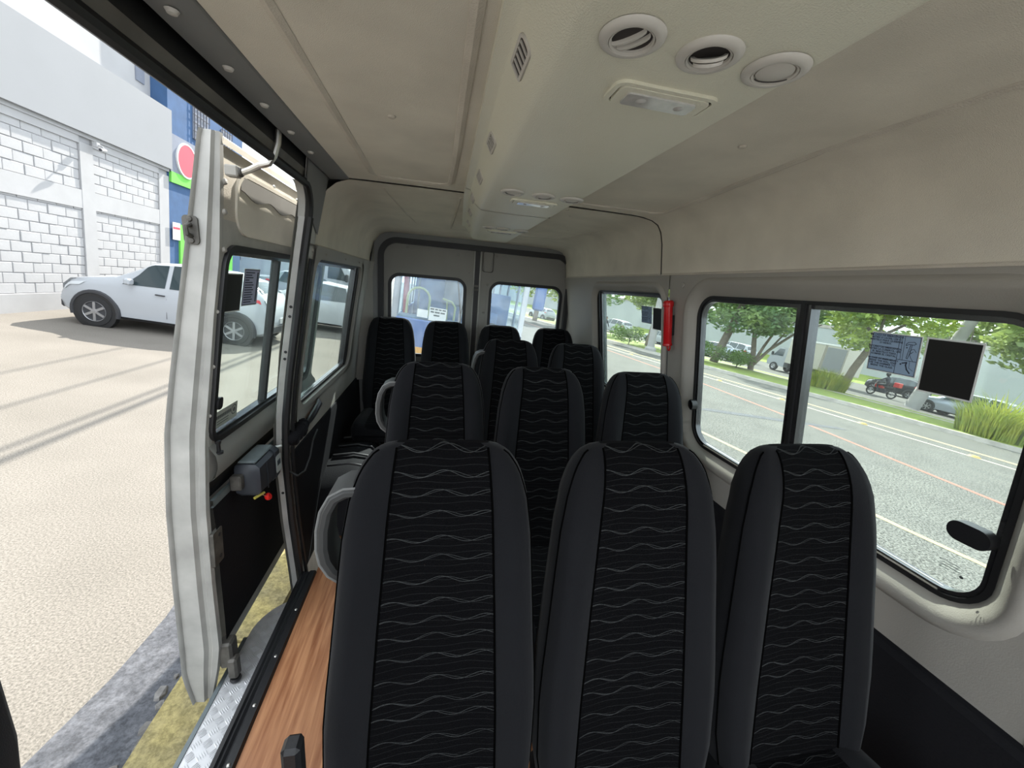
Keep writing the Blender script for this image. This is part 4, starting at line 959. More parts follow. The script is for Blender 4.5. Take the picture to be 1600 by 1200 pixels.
# ================================================================== STREET (tilted frame EM: u right, v back, w up)
def EP(u, v, w_): return EM @ Vector((u, v, w_))
def ET(u, v, w_=0.0, rz=0.0): return EM @ Matrix.Translation((u, v, w_)) @ Matrix.Rotation(R(rz), 4, 'Z')
mat('concrete', (0.212, 0.194, 0.170), 0.9, col2=(0.168, 0.154, 0.134), vscale=0.9, bump=0.3, bscale=120, spec=0.2, detail=10)
mat('asphalt', (0.152, 0.149, 0.136), 0.9, col2=(0.118, 0.116, 0.107), vscale=1.2, bump=0.6, bscale=40, spec=0.2, detail=10)
mat('asphalt_dark', (0.115, 0.118, 0.13), 0.85, col2=(0.055, 0.058, 0.066), vscale=9, bump=0.9, bscale=45, spec=0.3, detail=8)
mat('kerb_yellow', (0.36, 0.30, 0.125), 0.9, col2=(0.22, 0.19, 0.105), vscale=7, bump=0.8, bscale=50, spec=0.2, detail=10)
mat('kerb_grey', (0.38, 0.35, 0.31), 0.9, var=0.3, vscale=3, bump=0.4, bscale=40)
mat('rubble', (0.20, 0.19, 0.18), 0.9, var=0.5, vscale=30, bump=0.9, bscale=60)
mat('line_white', (0.34, 0.31, 0.26), 0.8, var=0.2, vscale=6)
mat('line_yellow', (0.36, 0.30, 0.17), 0.8, var=0.2, vscale=6)
mat('line_red', (0.34, 0.13, 0.095), 0.8, var=0.2, vscale=6)
mat('stud', (0.35, 0.25, 0.08), 0.6)
mat('white_wall', (0.39, 0.39, 0.395), 0.85, var=0.12, vscale=1.5, bump=0.3, bscale=12)
mat('white_block', (0.40, 0.40, 0.405), 0.9, var=0.10, vscale=3, bump=0.4, bscale=25)
mat('mortar', (0.36, 0.36, 0.37), 0.9)
mat('grey_wall', (0.26, 0.268, 0.28), 0.85, var=0.04, vscale=1)
mat('blue_wall', (0.045, 0.105, 0.225), 0.85, var=0.25, vscale=2.5, bump=0.5, bscale=14)
mat('slate', (0.20, 0.22, 0.27), 0.8, var=0.1)
mat('green_paint', (0.14, 0.50, 0.07), 0.7)
mat('sign_red', (0.62, 0.06, 0.09), 0.5)
mat('sign_white', (0.60, 0.60, 0.60), 0.5)
mat('iron', (0.05, 0.05, 0.06), 0.6, metal=0.4)
mat('car_white', (0.38, 0.40, 0.425), 0.18, spec=0.6)
mat('car_silver', (0.33, 0.37, 0.43), 0.22, metal=0.4, spec=0.6)
mat('car_pale', (0.50, 0.52, 0.53), 0.25)
mat('car_black', (0.02, 0.022, 0.025), 0.2)
mat('car_red', (0.45, 0.03, 0.03), 0.25)
mat('cladding', (0.035, 0.036, 0.04), 0.6)
mat('tyre', (0.018, 0.018, 0.019), 0.8)
mat('alloy', (0.35, 0.35, 0.36), 0.35, metal=0.7)
mat('tail_red', (0.50, 0.02, 0.03), 0.2)
mat('head_clear', (0.55, 0.58, 0.60), 0.12)
mat('plate_white', (0.50, 0.50, 0.50), 0.5)
mat('box_body', (0.52, 0.49, 0.42), 0.6, var=0.08, vscale=1)
mat('bark', (0.20, 0.165, 0.13), 0.9, var=0.4, vscale=5, bump=0.8, bscale=18)
mat('leaf_a', (0.17, 0.27, 0.06), 0.6, col2=(0.36, 0.44, 0.07), vscale=0.7)
mat('leaf_b', (0.10, 0.20, 0.09), 0.6, col2=(0.22, 0.31, 0.08), vscale=0.7)
mat('leaf_c', (0.18, 0.26, 0.10), 0.6, col2=(0.30, 0.36, 0.10), vscale=0.9)
mat('shrub_leaf', (0.09, 0.17, 0.05), 0.6, col2=(0.16, 0.25, 0.05), vscale=1.5)
mat('blade_leaf', (0.36, 0.38, 0.06), 0.6, col2=(0.18, 0.26, 0.045), vscale=2)
mat('grass', (0.22, 0.265, 0.045), 0.9, col2=(0.145, 0.205, 0.035), vscale=1.2, bump=0.8, bscale=20)
mat('far_wall', (0.34, 0.36, 0.36), 0.9, var=0.1, vscale=0.5)
mat('pole', (0.34, 0.33, 0.32), 0.85, var=0.15, vscale=3)
mat('bus_blue', (0.07, 0.13, 0.30), 0.3)
mat('bus_interior', (0.15, 0.23, 0.38), 0.5, var=0.3, vscale=4)
mat('bus_grey', (0.30, 0.31, 0.33), 0.5, var=0.2, vscale=5)
mat('rail_yellow', (0.60, 0.52, 0.22), 0.35)
mat('pole_red', (0.45, 0.05, 0.08), 0.35)
mat('paper', (0.60, 0.60, 0.58), 0.7)
mat('orange', (0.60, 0.27, 0.02), 0.5)
mat('skin', (0.35, 0.20, 0.13), 0.6)
mat('cloth_dark', (0.03, 0.035, 0.045), 0.8)
mat('cloth_jeans', (0.06, 0.08, 0.13), 0.8)
glassmat('bus_glass', (0.80, 0.90, 0.97), haze=0.03)
for nm in ('leaf_a', 'leaf_b', 'leaf_c', 'shrub_leaf', 'blade_leaf'):
    nt = MATS[nm].node_tree; b_ = nt.nodes['Principled BSDF']
    tl = nt.nodes.new('ShaderNodeBsdfTranslucent'); mxs = nt.nodes.new('ShaderNodeMixShader'); mxs.inputs[0].default_value = 0.35
    out = [n for n in nt.nodes if n.type == 'OUTPUT_MATERIAL'][0]
    src = b_.inputs['Base Color'].links[0].from_socket
    nt.links.new(src, tl.inputs[0]); nt.links.new(b_.outputs[0], mxs.inputs[1]); nt.links.new(tl.outputs[0], mxs.inputs[2]); nt.links.new(mxs.outputs[0], out.inputs[0])
def speck(nm, scale, amt):
    nt = MATS[nm].node_tree; b_ = nt.nodes['Principled BSDF']; src = b_.inputs['Base Color'].links[0].from_socket
    tc = nt.nodes.new('ShaderNodeTexCoord'); n = nt.nodes.new('ShaderNodeTexNoise'); n.inputs['Scale'].default_value = scale; n.inputs['Detail'].default_value = 3; n.inputs['Roughness'].default_value = 0.7
    nt.links.new(tc.outputs['Object'], n.inputs['Vector'])
    mr = nt.nodes.new('ShaderNodeMapRange'); mr.inputs[1].default_value = 0.35; mr.inputs[2].default_value = 0.65; mr.inputs[3].default_value = 1-amt; mr.inputs[4].default_value = 1+amt*0.6
    nt.links.new(n.outputs['Fac'], mr.inputs[0])
    mx = nt.nodes.new('ShaderNodeMix'); mx.data_type = 'RGBA'; mx.blend_type = 'MULTIPLY'; mx.inputs[0].default_value = 1
    nt.links.new(src, mx.inputs[6]); nt.links.new(mr.outputs[0], mx.inputs[7]); nt.links.new(mx.outputs[2], b_.inputs['Base Color'])
speck('concrete', 95, 0.42); speck('asphalt', 34, 0.95); speck('kerb_yellow', 45, 0.35); speck('asphalt_dark', 50, 0.4); speck('grass', 14, 0.35)

# ground -----------------------------------------------------------------------------------
RW = -0.12
lot = struct(MB().add([(-70, -30, 0), (-1.30, -30, 0), (-1.30, 120, 0), (-70, 120, 0)], [(0, 1, 2, 3)]).build('floor_lot', 'concrete', M=EM, smooth=0), 'pale sunlit concrete forecourt beside the van')
road = struct(MB().add([(-0.9, -40, RW), (80, -40, RW), (80, 140, RW), (-0.9, 140, RW)], [(0, 1, 2, 3)]).build('floor_road', 'asphalt', M=EM, smooth=0), 'grey asphalt road')
# dark patched strip between kerb and concrete, with wavy edges
vs = []; fs = []
K = 60
for k in range(K+1):
    v = -6+k*0.35
    a = -1.47-0.035*math.sin(v*2.1)-0.02*math.sin(v*5.3+1); b = -1.12+0.01*math.sin(v*9)
    vs += [(a, v, 0.003), (a+0.05, v, 0.010), (b, v, 0.012)]
for k in range(K): fs += [(3*k, 3*k+1, 3*k+4, 3*k+3), (3*k+1, 3*k+2, 3*k+5, 3*k+4)]
struct(MB().add(vs, fs).build('floor_patch', 'asphalt_dark', M=EM, smooth=60), 'dark asphalt patch strip between kerb and concrete')
kb = struct(empty('trim_6', M=EM), 'yellow painted kerb beside the van')
v = -3.0; kk = 0
while v < 9:
    L = (0.83, 0.78, 0.86, 0.80)[kk % 4]
    jt = 0.006*math.sin(kk*2.3)
    o = MB()
    # irregular broken end: outline with jitter
    top = [(-1.14+jt, v+0.008), (-1.10, v+0.02+0.02*math.sin(kk)), (-0.97, v-0.01+0.03*math.sin(kk*3.1)), (-0.86, v+0.012), (-0.845, v+L*0.5), (-0.86, v+L-0.012), (-0.97, v+L-0.018+0.03*math.sin((kk+1)*3.1)), (-1.10, v+L-0.008+0.02*math.sin(kk+1)), (-1.145+jt, v+L-0.008), (-1.15, v+L*0.5)]
    n = len(top); cx = sum(p[0] for p in top)/n; cy = sum(p[1] for p in top)/n
    r1 = [(x+(cx-x)*0.03, y+(cy-y)*0.012, 0.034) for x, y in top]; r0 = [(x, y, 0.018) for x, y in top]; rb_ = [(x, y, -0.2) for x, y in top]
    o.loft([rb_, r0, r1], cap=True); o.build('kerb_stone', 'kerb_yellow', kb, smooth=30)
    v += L; kk += 1
# broken rubble edge between kerb and patch
for k in range(46):
    v = 0.2+k*0.075+random.uniform(-.02, .02); u = -1.165+random.uniform(-.03, .03); s_ = random.uniform(0.018, 0.045)
    bm_ = MB(); pts = [(u+s_*random.uniform(.6, 1.1)*math.cos(t), v+s_*random.uniform(.7, 1.3)*math.sin(t)) for t in [2*math.pi*q/6 for q in range(6)]]
    bm_.loft([[(x, y, 0.0) for x, y in pts], [(u+(x-u)*0.75, v+(y-v)*0.75, random.uniform(.016, .03)) for x, y in pts]]); bm_.build('rubble_chip', 'rubble', kb, smooth=0)

# ------------------------------------------------------------------ white block building
bu = empty('warehouse', M=ET(-8.1, 0, 0))
BV0, BV1 = 2.0, 13.85
def bbox_(name, m, u0, u1, v0, v1, w0, w1, parent=bu): return MB().box(u0, u1, v0, v1, w0, w1).build(name, m, parent, smooth=0)
bbox_('core_wall', 'mortar', -3.0, -0.048, BV0, BV1, -0.2, 3.7)
bbox_('plinth', 'white_wall', -0.08, 0.02, BV0, BV1-0.02, -0.1, 0.36)
for v0, v1 in ((5.0, 5.34), (7.8, 8.14), (10.94, 11.28), (13.45, 13.85)):
    bbox_('pillar', 'white_wall', -0.08, 0.0, v0, v1, 0.36, 3.58)
for w0, w1, nm in ((2.21, 2.60, 'mid_beam'), (3.55, 3.78, 'top_beam')):
    for v0, v1 in ((BV0, 5.0), (5.34, 7.8), (8.14, 10.94), (11.28, 13.45)):
        bbox_(nm, 'white_wall', -0.08, -0.004, v0, v1, w0, w1)
bbox_('upper_wall', 'grey_wall', -3.0, 0.10, BV0, BV1, 3.78, 5.30)
bbox_('ledge_shadow_gap', 'white_wall', -0.08, 0.02, BV0, BV1, 3.70, 3.78)
bbox_('setback_wall', 'white_wall', -3.0, -0.40, BV0, BV1, 5.30, 8.2)
bbox_('setback_window', 'slate', -0.42, -0.37, 13.3, 13.6, 5.7, 6.3)
bm_ = MB(); bm_.cbox(-0.07, -0.030, 0.006, 0.394, 0.006, 0.194, 0.008); brick_src = None
def brick(v, w_, ln):
    global brick_src
    if ln > 0.35:
        if brick_src is None:
            brick_src = bm_.build('brick', 'white_block', bu, smooth=0); o = brick_src
        else:
            o = brick_src.copy(); C.objects.link(o)
        o.location = (random.uniform(-.006, .006), v, w_)
    else:
        b = MB(); b.cbox(-0.07, -0.030, 0.006, ln-0.006, 0.006, 0.194, 0.008); o = b.build('brick', 'white_block', bu, smooth=0); o.location = (random.uniform(-.006, .006), v, w_)
for (v0, v1, w0, w1) in ((8.14, 10.94, 0.36, 2.21), (11.28, 13.45, 0.36, 2.21), (8.14, 10.94, 2.60, 3.55), (11.28, 13.45, 2.60, 3.55)):
    r_ = 0; w_ = w0
    while w_ < w1-0.05:
        v = v0-(0.2 if r_ % 2 else 0.0)
        while v < v1-0.03:
            a, b = max(v, v0), min(v+0.4, v1)
            if b-a > 0.06: brick(a, w_, b-a)
            v += 0.4
        w_ += 0.2; r_ += 1
tag(bu, 'white block building with painted pillars and grey upper wall', 'building')
# security camera
sc = empty('security_camera', M=ET(-7.96, 11.22, 3.62, 0))
MB().cbox(-0.06, 0.02, -0.05, 0.05, -0.05, 0.05, 0.008).build('wall_box', 'white_wall', sc)
MB().tube([(0.02, 0, 0), (0.09, 0, -0.01), (0.12, 0.0, -0.05)], 0.014, 8).build('bracket', 'white_wall', sc)
MB().tube([(0.10, 0.06, -0.07), (0.14, -0.13, -0.10)], 0.035, 12).build('camera_body', 'white_wall', sc)
MB().tube([(0.14, -0.13, -0.10), (0.143, -0.145, -0.102)], 0.026, 12).build('lens', 'iron', sc)
tag(sc, 'small white security camera on the white pillar', 'camera')
# ------------------------------------------------------------------ blue building
bb_ = empty('blue_shop', M=ET(-8.1, 13.85, 0))
def b2(name, m, u0, u1, v0, v1, w0, w1, p=bb_): return MB().box(u0, u1, v0, v1, w0, w1).build(name, m, p, smooth=0)
b2('wall', 'blue_wall', -6, 0.0, 0.0, 4.3, -0.1, 8.0)
b2('grey_band', 'slate', 0.0, 0.05, 0.02, 4.3, 3.72, 4.75)
b2('green_stripe', 'green_paint', 0.0, 0.06, 0.02, 4.3, 3.45, 3.74)
b2('green_post', 'green_paint', 0.0, 0.05, 0.42, 0.62, 0.0, 2.15)
b2('green_lintel', 'green_paint', 0.0, 0.05, 0.30, 1.6, 2.15, 2.32)
b2('green_post', 'green_paint', 0.0, 0.05, 3.1, 3.6, 0.0, 2.6)
b2('poster', 'sign_white', 0.05, 0.06, 0.05, 0.40, 1.85, 2.35)
b2('poster_stripe', 'sign_red', 0.06, 0.065, 0.07, 0.38, 2.16, 2.22)
b2('door_opening', 'iron', 0.0, 0.03, 0.7, 1.5, 0.0, 2.15)
def grille(v0, v1, w0, w1):
    g = b2('window', 'slate', 0.0, 0.03, v0, v1, w0, w1)
    n = int((v1-v0)/0.16)
    for k in range(n+1): MB().box(0.05, 0.065, v0+k*(v1-v0)/n-0.007, v0+k*(v1-v0)/n+0.007, w0-0.05, w1+0.05).build('bar', 'iron', g, smooth=0)
    n = int((w1-w0)/0.22)
    for k in range(n+1): MB().box(0.05, 0.065, v0-0.04, v1+0.04, w0+k*(w1-w0)/n-0.007, w0+k*(w1-w0)/n+0.007).build('bar', 'iron', g, smooth=0)
grille(1.15, 1.95, 4.95, 6.3)
grille(2.75, 3.40, 4.95, 5.75)
MB().lathe([(0, 0.05), (0.46, 0.05), (0.46, 0.0)], Matrix.Translation((0.04, 0.72, 4.18)) @ Matrix.Rotation(R(90), 4, 'Y'), 36).build('round_sign', 'sign_red', bb_)
MB().lathe([(0.44, 0.055), (0.485, 0.055), (0.485, 0.0)], Matrix.Translation((0.04, 0.72, 4.18)) @ Matrix.Rotation(R(90), 4, 'Y'), 36).build('sign_rim', 'sign_white', bb_)
tag(bb_, 'blue stucco shop with round red sign and green stripes', 'shop')

# ------------------------------------------------------------------ vehicles
CARS = {
 'hatch': dict(L=3.72, W=1.58, wb=2.42, fo=0.66, r=0.30, st=[(0.0, .36, .56, .62, .55), (0.06, .24, .66, .74, .66), (0.22, .20, .80, .88, .70), (0.55, .20, .86, .95, .70), (0.95, .20, .90, 1.03, .68), (1.55, .20, .93, 1.40, .58), (2.0, .20, .95, 1.46, .57), (2.7, .20, .98, 1.45, .56), (3.2, .20, 1.02, 1.36, .53), (3.52, .22, 1.0, 1.10, .60), (3.66, .27, .80, .86, .66), (3.72, .36, .62, .66, .62)],
               sg=[((1.10, 1.82), (1.46, 1.82)), ((1.90, 2.72), (1.90, 2.72)), ((2.80, 3.22), (2.80, 3.05))], ws=(1.02, 1.50), rw=(3.24, 3.50)),
 'sedan': dict(L=4.30, W=1.70, wb=2.55, fo=0.80, r=0.31, st=[(0.0, .34, .54, .58, .60), (0.08, .24, .64, .70, .72), (0.35, .20, .76, .82, .76), (1.15, .20, .86, .94, .74), (1.85, .20, .90, 1.34, .58), (2.3, .20, .92, 1.43, .57), (3.0, .20, .95, 1.39, .56), (3.55, .20, .98, 1.08, .66), (4.15, .24, .98, 1.02, .72), (4.27, .30, .80, .86, .70), (4.30, .38, .66, .70, .66)],
               sg=[((1.30, 2.15), (1.75, 2.15)), ((2.23, 3.10), (2.23, 2.95))], ws=(1.22, 1.80), rw=(3.06, 3.50)),
 'wagon': dict(L=4.48, W=1.76, wb=2.70, fo=0.86, r=0.32, st=[(0.0, .34, .54, .58, .60), (0.08, .24, .66, .72, .74), (0.35, .20, .80, .86, .78), (1.10, .20, .88, .97, .76), (1.80, .20, .93, 1.40, .62), (2.3, .20, .95, 1.49, .61), (3.3, .20, 1.0, 1.47, .60), (3.95, .20, 1.06, 1.38, .58), (4.30, .24, 1.02, 1.10, .66), (4.44, .30, .85, .90, .70), (4.48, .38, .66, .70, .68)],
               sg=[((1.25, 2.10), (1.70, 2.10)), ((2.18, 3.05), (2.18, 3.05)), ((3.13, 3.95), (3.13, 3.72))], ws=(1.18, 1.75), rw=(3.98, 4.27)),
 'suv': dict(L=4.40, W=1.80, wb=2.62, fo=0.82, r=0.35, st=[(0.0, .40, .66, .74, .66), (0.06, .28, .84, .92, .76), (0.30, .24, .96, 1.04, .80), (1.0, .24, 1.04, 1.14, .78), (1.55, .24, 1.08, 1.58, .64), (2.1, .24, 1.10, 1.70, .64), (3.5, .24, 1.12, 1.68, .63), (4.10, .26, 1.10, 1.56, .62), (4.30, .32, 1.02, 1.12, .70), (4.40, .42, .80, .86, .70)],
               sg=[((1.15, 2.05), (1.52, 2.05)), ((2.13, 3.05), (2.13, 3.05)), ((3.13, 4.0), (3.13, 3.9))], ws=(1.08, 1.52), rw=(4.12, 4.28)),
}
def car_ring(W, x, zb, zs, zt, wt):
    w_ = W/2; mid = zb+(zs-zb)*0.5
    k = 1.0
    half = [(0.0, zb), (w_*0.86, zb), (w_*0.97, zb+0.06), (w_, mid), (w_*0.985, zs-0.10), (w_*0.95, zs), (wt*1.02, zt-0.045), (wt*0.90, zt-0.008), (wt*0.45, zt+0.012), (0.0, zt+0.016)]
    if zt-zs < 0.2:
        half[4] = (w_*0.98, zs-0.06); half[6] = (w_*0.90, (zs+zt)/2+0.01); half[7] = (wt*0.98, zt-0.012)
    return half
def car(name, kind, body, label, u, v, rz, w0=0.0, group=None, detail=True, cat='car', flip=False):
    d = CARS[kind]; L, W = d['L'], d['W']
    root = empty(name, M=ET(u, v, w0, rz))                     # local x: nose at 0 side -> +x is the tail; origin under the middle
    ox = -L/2; n_in = d['st']
    # resample the stations and ease the nose and tail in plan
    xs = sorted(set([s[0] for s in n_in]+[i*L/24 for i in range(25)]))
    def ST(x):
        return tuple(interp([(s[0], s[j]) for s in n_in], x) for j in (1, 2, 3, 4))
    def Wf(x):
        t = min(x, L-x)/0.55
        return W*(0.80+0.20*math.sin(min(1, t)*math.pi/2))
    def ring(x): return [(x+ox, y, z) for y, z in car_ring(Wf(x), x, *ST(x))]
    rings = []
    for x in xs:
        h = ring(x); rings.append(h+[(p[0], -p[1], p[2]) for p in h[-2:0:-1]])
    MB().loft(rings).build('body', body, root, smooth=38)
    def patch(nm, m, fx, i0, i1, side, nx=6, nt=3, off=0.006):
        """patch on the body between ring indices; fx(t) gives the x range at height fraction t"""
        b = MB(); g = []
        for a in range(nt+1):
            t = a/nt; xa, xb = fx(t); row = []
            for q in range(nx+1):
                x = xa+(xb-xa)*q/nx; h = car_ring(Wf(x), x, *ST(x)); p0, p1 = h[i0], h[i1]
                y = p0[0]+(p1[0]-p0[0])*t; z = p0[1]+(p1[1]-p0[1])*t
                row.append((x+ox, (y+off)*side, z+off*0.4))
            g.append(row)
        b.loft(g, closed=False, cap=False); return b.build(nm, m, root, smooth=40)
    for side in (1, -1):
        for (lo, hi) in d['sg']:
            patch('side_window', 'car_glass', lambda t, lo=lo, hi=hi: (lo[0]+(hi[0]-lo[0])*(0.12+0.76*t), lo[1]+(hi[1]-lo[1])*(0.12+0.76*t)), 5, 6, side) if False else \
            patch('side_window', 'car_glass', lambda t, lo=lo, hi=hi: (lo[0]+(hi[0]-lo[0])*t, lo[1]+(hi[1]-lo[1])*t), 5, 6, side)
        if detail:
            patch('sill_trim', 'cladding', lambda t: (d['fo']+0.38, d['fo']+d['wb']-0.38), 1, 2, side, 4, 1, 0.008)
            MB().tube([(d['sg'][1][0][0]-0.22+ox, side*(W/2+0.012), ST(1.8)[1]-0.14), (d['sg'][1][0][0]-0.06+ox, side*(W/2+0.012), ST(1.8)[1]-0.14)], 0.014, 6).build('door_handle', 'cladding' if kind == 'hatch' else body, root)
            MB().cbox(d['sg'][0][0][0]+0.12+ox, d['sg'][0][0][0]+0.22+ox, min(side*(W/2-0.02), side*(W/2+0.14)), max(side*(W/2-0.02), side*(W/2+0.14)), ST(1.2)[1]+0.01, ST(1.2)[1]+0.13, 0.025).build('mirror', body, root)
            for xx in (d['sg'][1][0][0]-0.04,):
                MB().tube([(xx+ox, side*(W/2+0.002)*0.985, zz_) for zz_ in (0.34, 0.55, 0.75)], 0.004, 5).build('door_gap', 'cladding', root)
    def top_patch(nm, xa, xb, m):
        b = MB(); g = []
        for q in range(5):
            x = xa+(xb-xa)*q/4; h = car_ring(Wf(x), x, *ST(x)); row = []
            hh = [h[6], h[7], h[8], h[9]]
            pts = [(y*0.94, z) for y, z in hh]; pts = pts+[(-y, z) for y, z in pts[-2::-1]]
            nxs = (0.006 if nm == 'rear_window' else -0.006)
            row = [(x+ox+nxs, y, z+0.007) for y, z in pts]; g.append(row)
        b.loft(g, closed=False, cap=False); return b.build(nm, m, root, smooth=40)
    top_patch('windscreen', d['ws'][0]+0.06, d['ws'][1]-0.04, 'car_glass'); top_patch('rear_window', d['rw'][0]+0.01, d['rw'][1]-0.02, 'car_glass')
    r = d['r']
    for xw in (d['fo'], d['fo']+d['wb']):
        for side in (1, -1):
            Mw = Matrix.Translation((xw+ox, side*(W/2-0.10), r)) @ Matrix.Rotation(R(-90*side), 4, 'X')
            if True:
                pts = [(xw+ox+(r+0.075)*math.cos(t), side*(W/2-0.012), r+(r+0.075)*math.sin(t)) for t in [R(-14+208*q/16) for q in range(17)]]
                MB().tube(pts, 0.042 if kind in ('hatch', 'suv') else 0.02, 6).build('arch_trim', 'cladding' if kind in ('hatch', 'suv') else body, root)
                MB().lathe([(0, 0.108), (r+0.065, 0.108), (r+0.065, 0.0)], Mw, 24).build('wheel_well', 'rubber', root)
            wh = MB().lathe([(r*0.62, -0.09), (r*0.93, -0.09), (r, -0.06), (r, 0.085), (r*0.93, 0.122), (r*0.66, 0.126), (r*0.63, 0.112)], Mw, 28).build('wheel', 'tyre', root, smooth=40)
            MB().lathe([(r*0.66, 0.117), (r*0.60, 0.127), (r*0.56, 0.114), (0, 0.112)], Mw, 28).build('rim', 'cladding', wh, smooth=40)
            nsp = 6
            for q in range(nsp if detail else 5):
                a = 2*math.pi*q/(nsp if detail else 5)
                MB().box(-0.022, 0.022, 0.02, r*0.60, 0.112, 0.128, Mw @ Matrix.Rotation(a, 4, 'Z')).build('spoke', 'alloy', wh, smooth=0)
            MB().lathe([(0, 0.134), (0.045, 0.132), (0.055, 0.115)], Mw, 12).build('hub_cap', 'alloy', wh)
            MB().lathe([(r*0.57, 0.116), (r*0.64, 0.13), (r*0.66, 0.118)], Mw, 28).build('rim_edge', 'alloy', wh)
    # lights, bumpers, plate
    for side in (1, -1):
        xt = d['rw'][1]-0.06
        patch('tail_light', 'tail_red', lambda t: (xt-0.20+0.05*t, xt+0.10-0.04*t), 4, 5, side, 5, 2, 0.012)
        patch('head_light', 'head_clear', lambda t: (0.10, 0.42+0.1*t), 4, 5, side, 5, 2, 0.012)
    MB().cbox(L/2-0.10, L/2+0.02, -W*0.40, W*0.40, 0.30, 0.48, 0.03).build('rear_bumper', 'cladding', root)
    MB().cbox(-L/2-0.02, -L/2+0.10, -W*0.40, W*0.40, 0.28, 0.44, 0.03).build('front_bumper', 'cladding', root)
    MB().box(L/2+0.005, L/2+0.028, -0.20, 0.20, 0.50, 0.62).build('number_plate', 'plate_white', root, smooth=0)
    if detail:
        MB().box(-L/2-0.015, -L/2+0.08, -0.45, 0.45, 0.50, 0.60).build('grille', 'cladding', root, smooth=0)
    return tag(root, label, cat, group)
# forecourt: hatchback side-on, nose towards the white wall
car('white_hatchback', 'hatch', 'car_white', 'white hatchback with black wheel arches parked side-on by the white wall', -5.42, 9.80, 0)
car('pale_car', 'sedan', 'car_pale', 'pale silver car behind the white hatchback, seen through the sliding door window', -3.7, 13.2, 4)
car('silver_sedan', 'sedan', 'car_silver', 'blue silver sedan parked beyond the left rear side window', -5.35, 17.9, 180)

def van(name, label, u, v, rz, L=5.9, W=2.0, H=2.5, body='car_white', nose=1.0, wins=3, w0=0.0, cat='van', group=None, high=True):
    root = empty(name, M=ET(u, v, w0, rz)); ox = -L/2
    st = [(0.0, .45, .80, .85), (0.10, .34, 1.0, 1.05), (nose*0.55, .30, 1.15, 1.22), (nose, .30, 1.20, 1.45), (nose+0.75, .30, 1.22, H-0.12), (nose+1.1, .30, 1.22, H), (L-0.25, .30, 1.22, H), (L-0.05, .34, 1.22, H-0.10), (L, .42, 1.20, H-0.3)]
    rings = []
    for x, zb, zs, zt in st:
        w_ = W/2*(0.86 if x < 0.05 else (0.95 if x < 0.3 else 1.0)); wt = w_*(0.86 if zt > 2 else 0.92)
        h = [(0, zb), (w_*0.92, zb), (w_, zb+0.12), (w_, zs-0.1), (w_*0.985, zs), (wt, zt-0.10), (wt*0.85, zt), (0, zt+0.02)]
        rings.append([(x+ox, y, z) for y, z in h]+[(x+ox, -y, z) for y, z in h[-2:0:-1]])
    MB().loft(rings).build('body', body, root, smooth=40)
    zb_, zt_ = 1.30, H-0.50
    def yw(z): return W/2*(0.985+(0.86-0.985)*(z-1.22)/(H-0.1-1.22))
    for side in (1, -1):
        def quad(pts, nm, m='car_glass'): MB().add([(x+ox, side*(yw(z)+0.012), z) for x, z in pts], [(0, 1, 2, 3)]).build(nm, m, root, smooth=0)
        quad([(nose+0.32, 1.28), (nose+1.25, 1.28), (nose+1.25, zt_), (nose+0.78, zt_)], 'cab_window')
        x0 = nose+1.45; span = (L-0.35-x0)/max(wins, 1)
        for k in range(wins):
            lo = rr(x0+k*span+0.06, x0+(k+1)*span-0.06, zb_, zt_, 0.06, 3)
            MB().add([(x+ox, side*(yw(z)+0.012), z) for x, z in lo], [tuple(range(len(lo)))]).build('side_window', 'car_glass', root, smooth=0)
        MB().cbox(nose+0.30+ox, nose+0.42+ox, min(side*(W/2), side*(W/2+0.22)), max(side*(W/2), side*(W/2+0.22)), 1.25, 1.60, 0.03).build('mirror', 'cladding', root)
        MB().box(0.12+ox, 0.40+ox, min(side*W*0.30, side*W*0.472), max(side*W*0.30, side*W*0.472), 0.80, 1.02).build('head_light', 'head_clear', root, smooth=0)
        MB().box(L-0.05+ox, L+0.01+ox, min(side*W*0.40, side*W*0.47), max(side*W*0.40, side*W*0.47), 0.9, 1.5).build('tail_light', 'tail_red', root, smooth=0)
        MB().tube([(1.5+ox, side*(W/2+0.004), 0.62), (L-1.2+ox, side*(W/2+0.004), 0.62)], 0.03, 6).build('side_moulding', 'cladding', root)
    wsx = nose+0.06
    MB().add([(wsx+ox-0.02, -W*0.42, 1.36), (wsx+ox-0.02, W*0.42, 1.36), (nose+0.62+ox-0.02, W*0.385, H-0.30), (nose+0.62+ox-0.02, -W*0.385, H-0.30)], [(0, 1, 2, 3)]).build('windscreen', 'car_glass', root, smooth=0)
    for xw in (0.95, L-1.25):
        for side in (1, -1):
            Mw = Matrix.Translation((xw+ox, side*(W/2-0.10), 0.34)) @ Matrix.Rotation(R(-90*side), 4, 'X')
            MB().lathe([(0, 0.096), (0.42, 0.096), (0.42, 0)], Mw, 20).build('wheel_well', 'rubber', root)
            wh = MB().lathe([(0.2, -0.1), (0.31, -0.1), (0.34, -0.07), (0.34, 0.09), (0.31, 0.115), (0.22, 0.115), (0.21, 0.09)], Mw, 22).build('wheel', 'tyre', root, smooth=40)
            MB().lathe([(0.22, 0.105), (0.18, 0.115), (0.10, 0.09), (0, 0.12)], Mw, 22).build('rim', 'alloy', wh, smooth=40)
    MB().cbox(-0.03+ox, 0.12+ox, -W*0.42, W*0.42, 0.36, 0.58, 0.03).build('front_bumper', 'cladding', root)
    return tag(root, label, cat, group)
van('white_van', 'white van with sloping nose behind the silver sedan', -6.0, 21.2, 180, wins=0)
van('white_minibus', 'long white minibus with dark windows behind the parked cars', -9.6, 24.5, 4, L=6.2, wins=4)
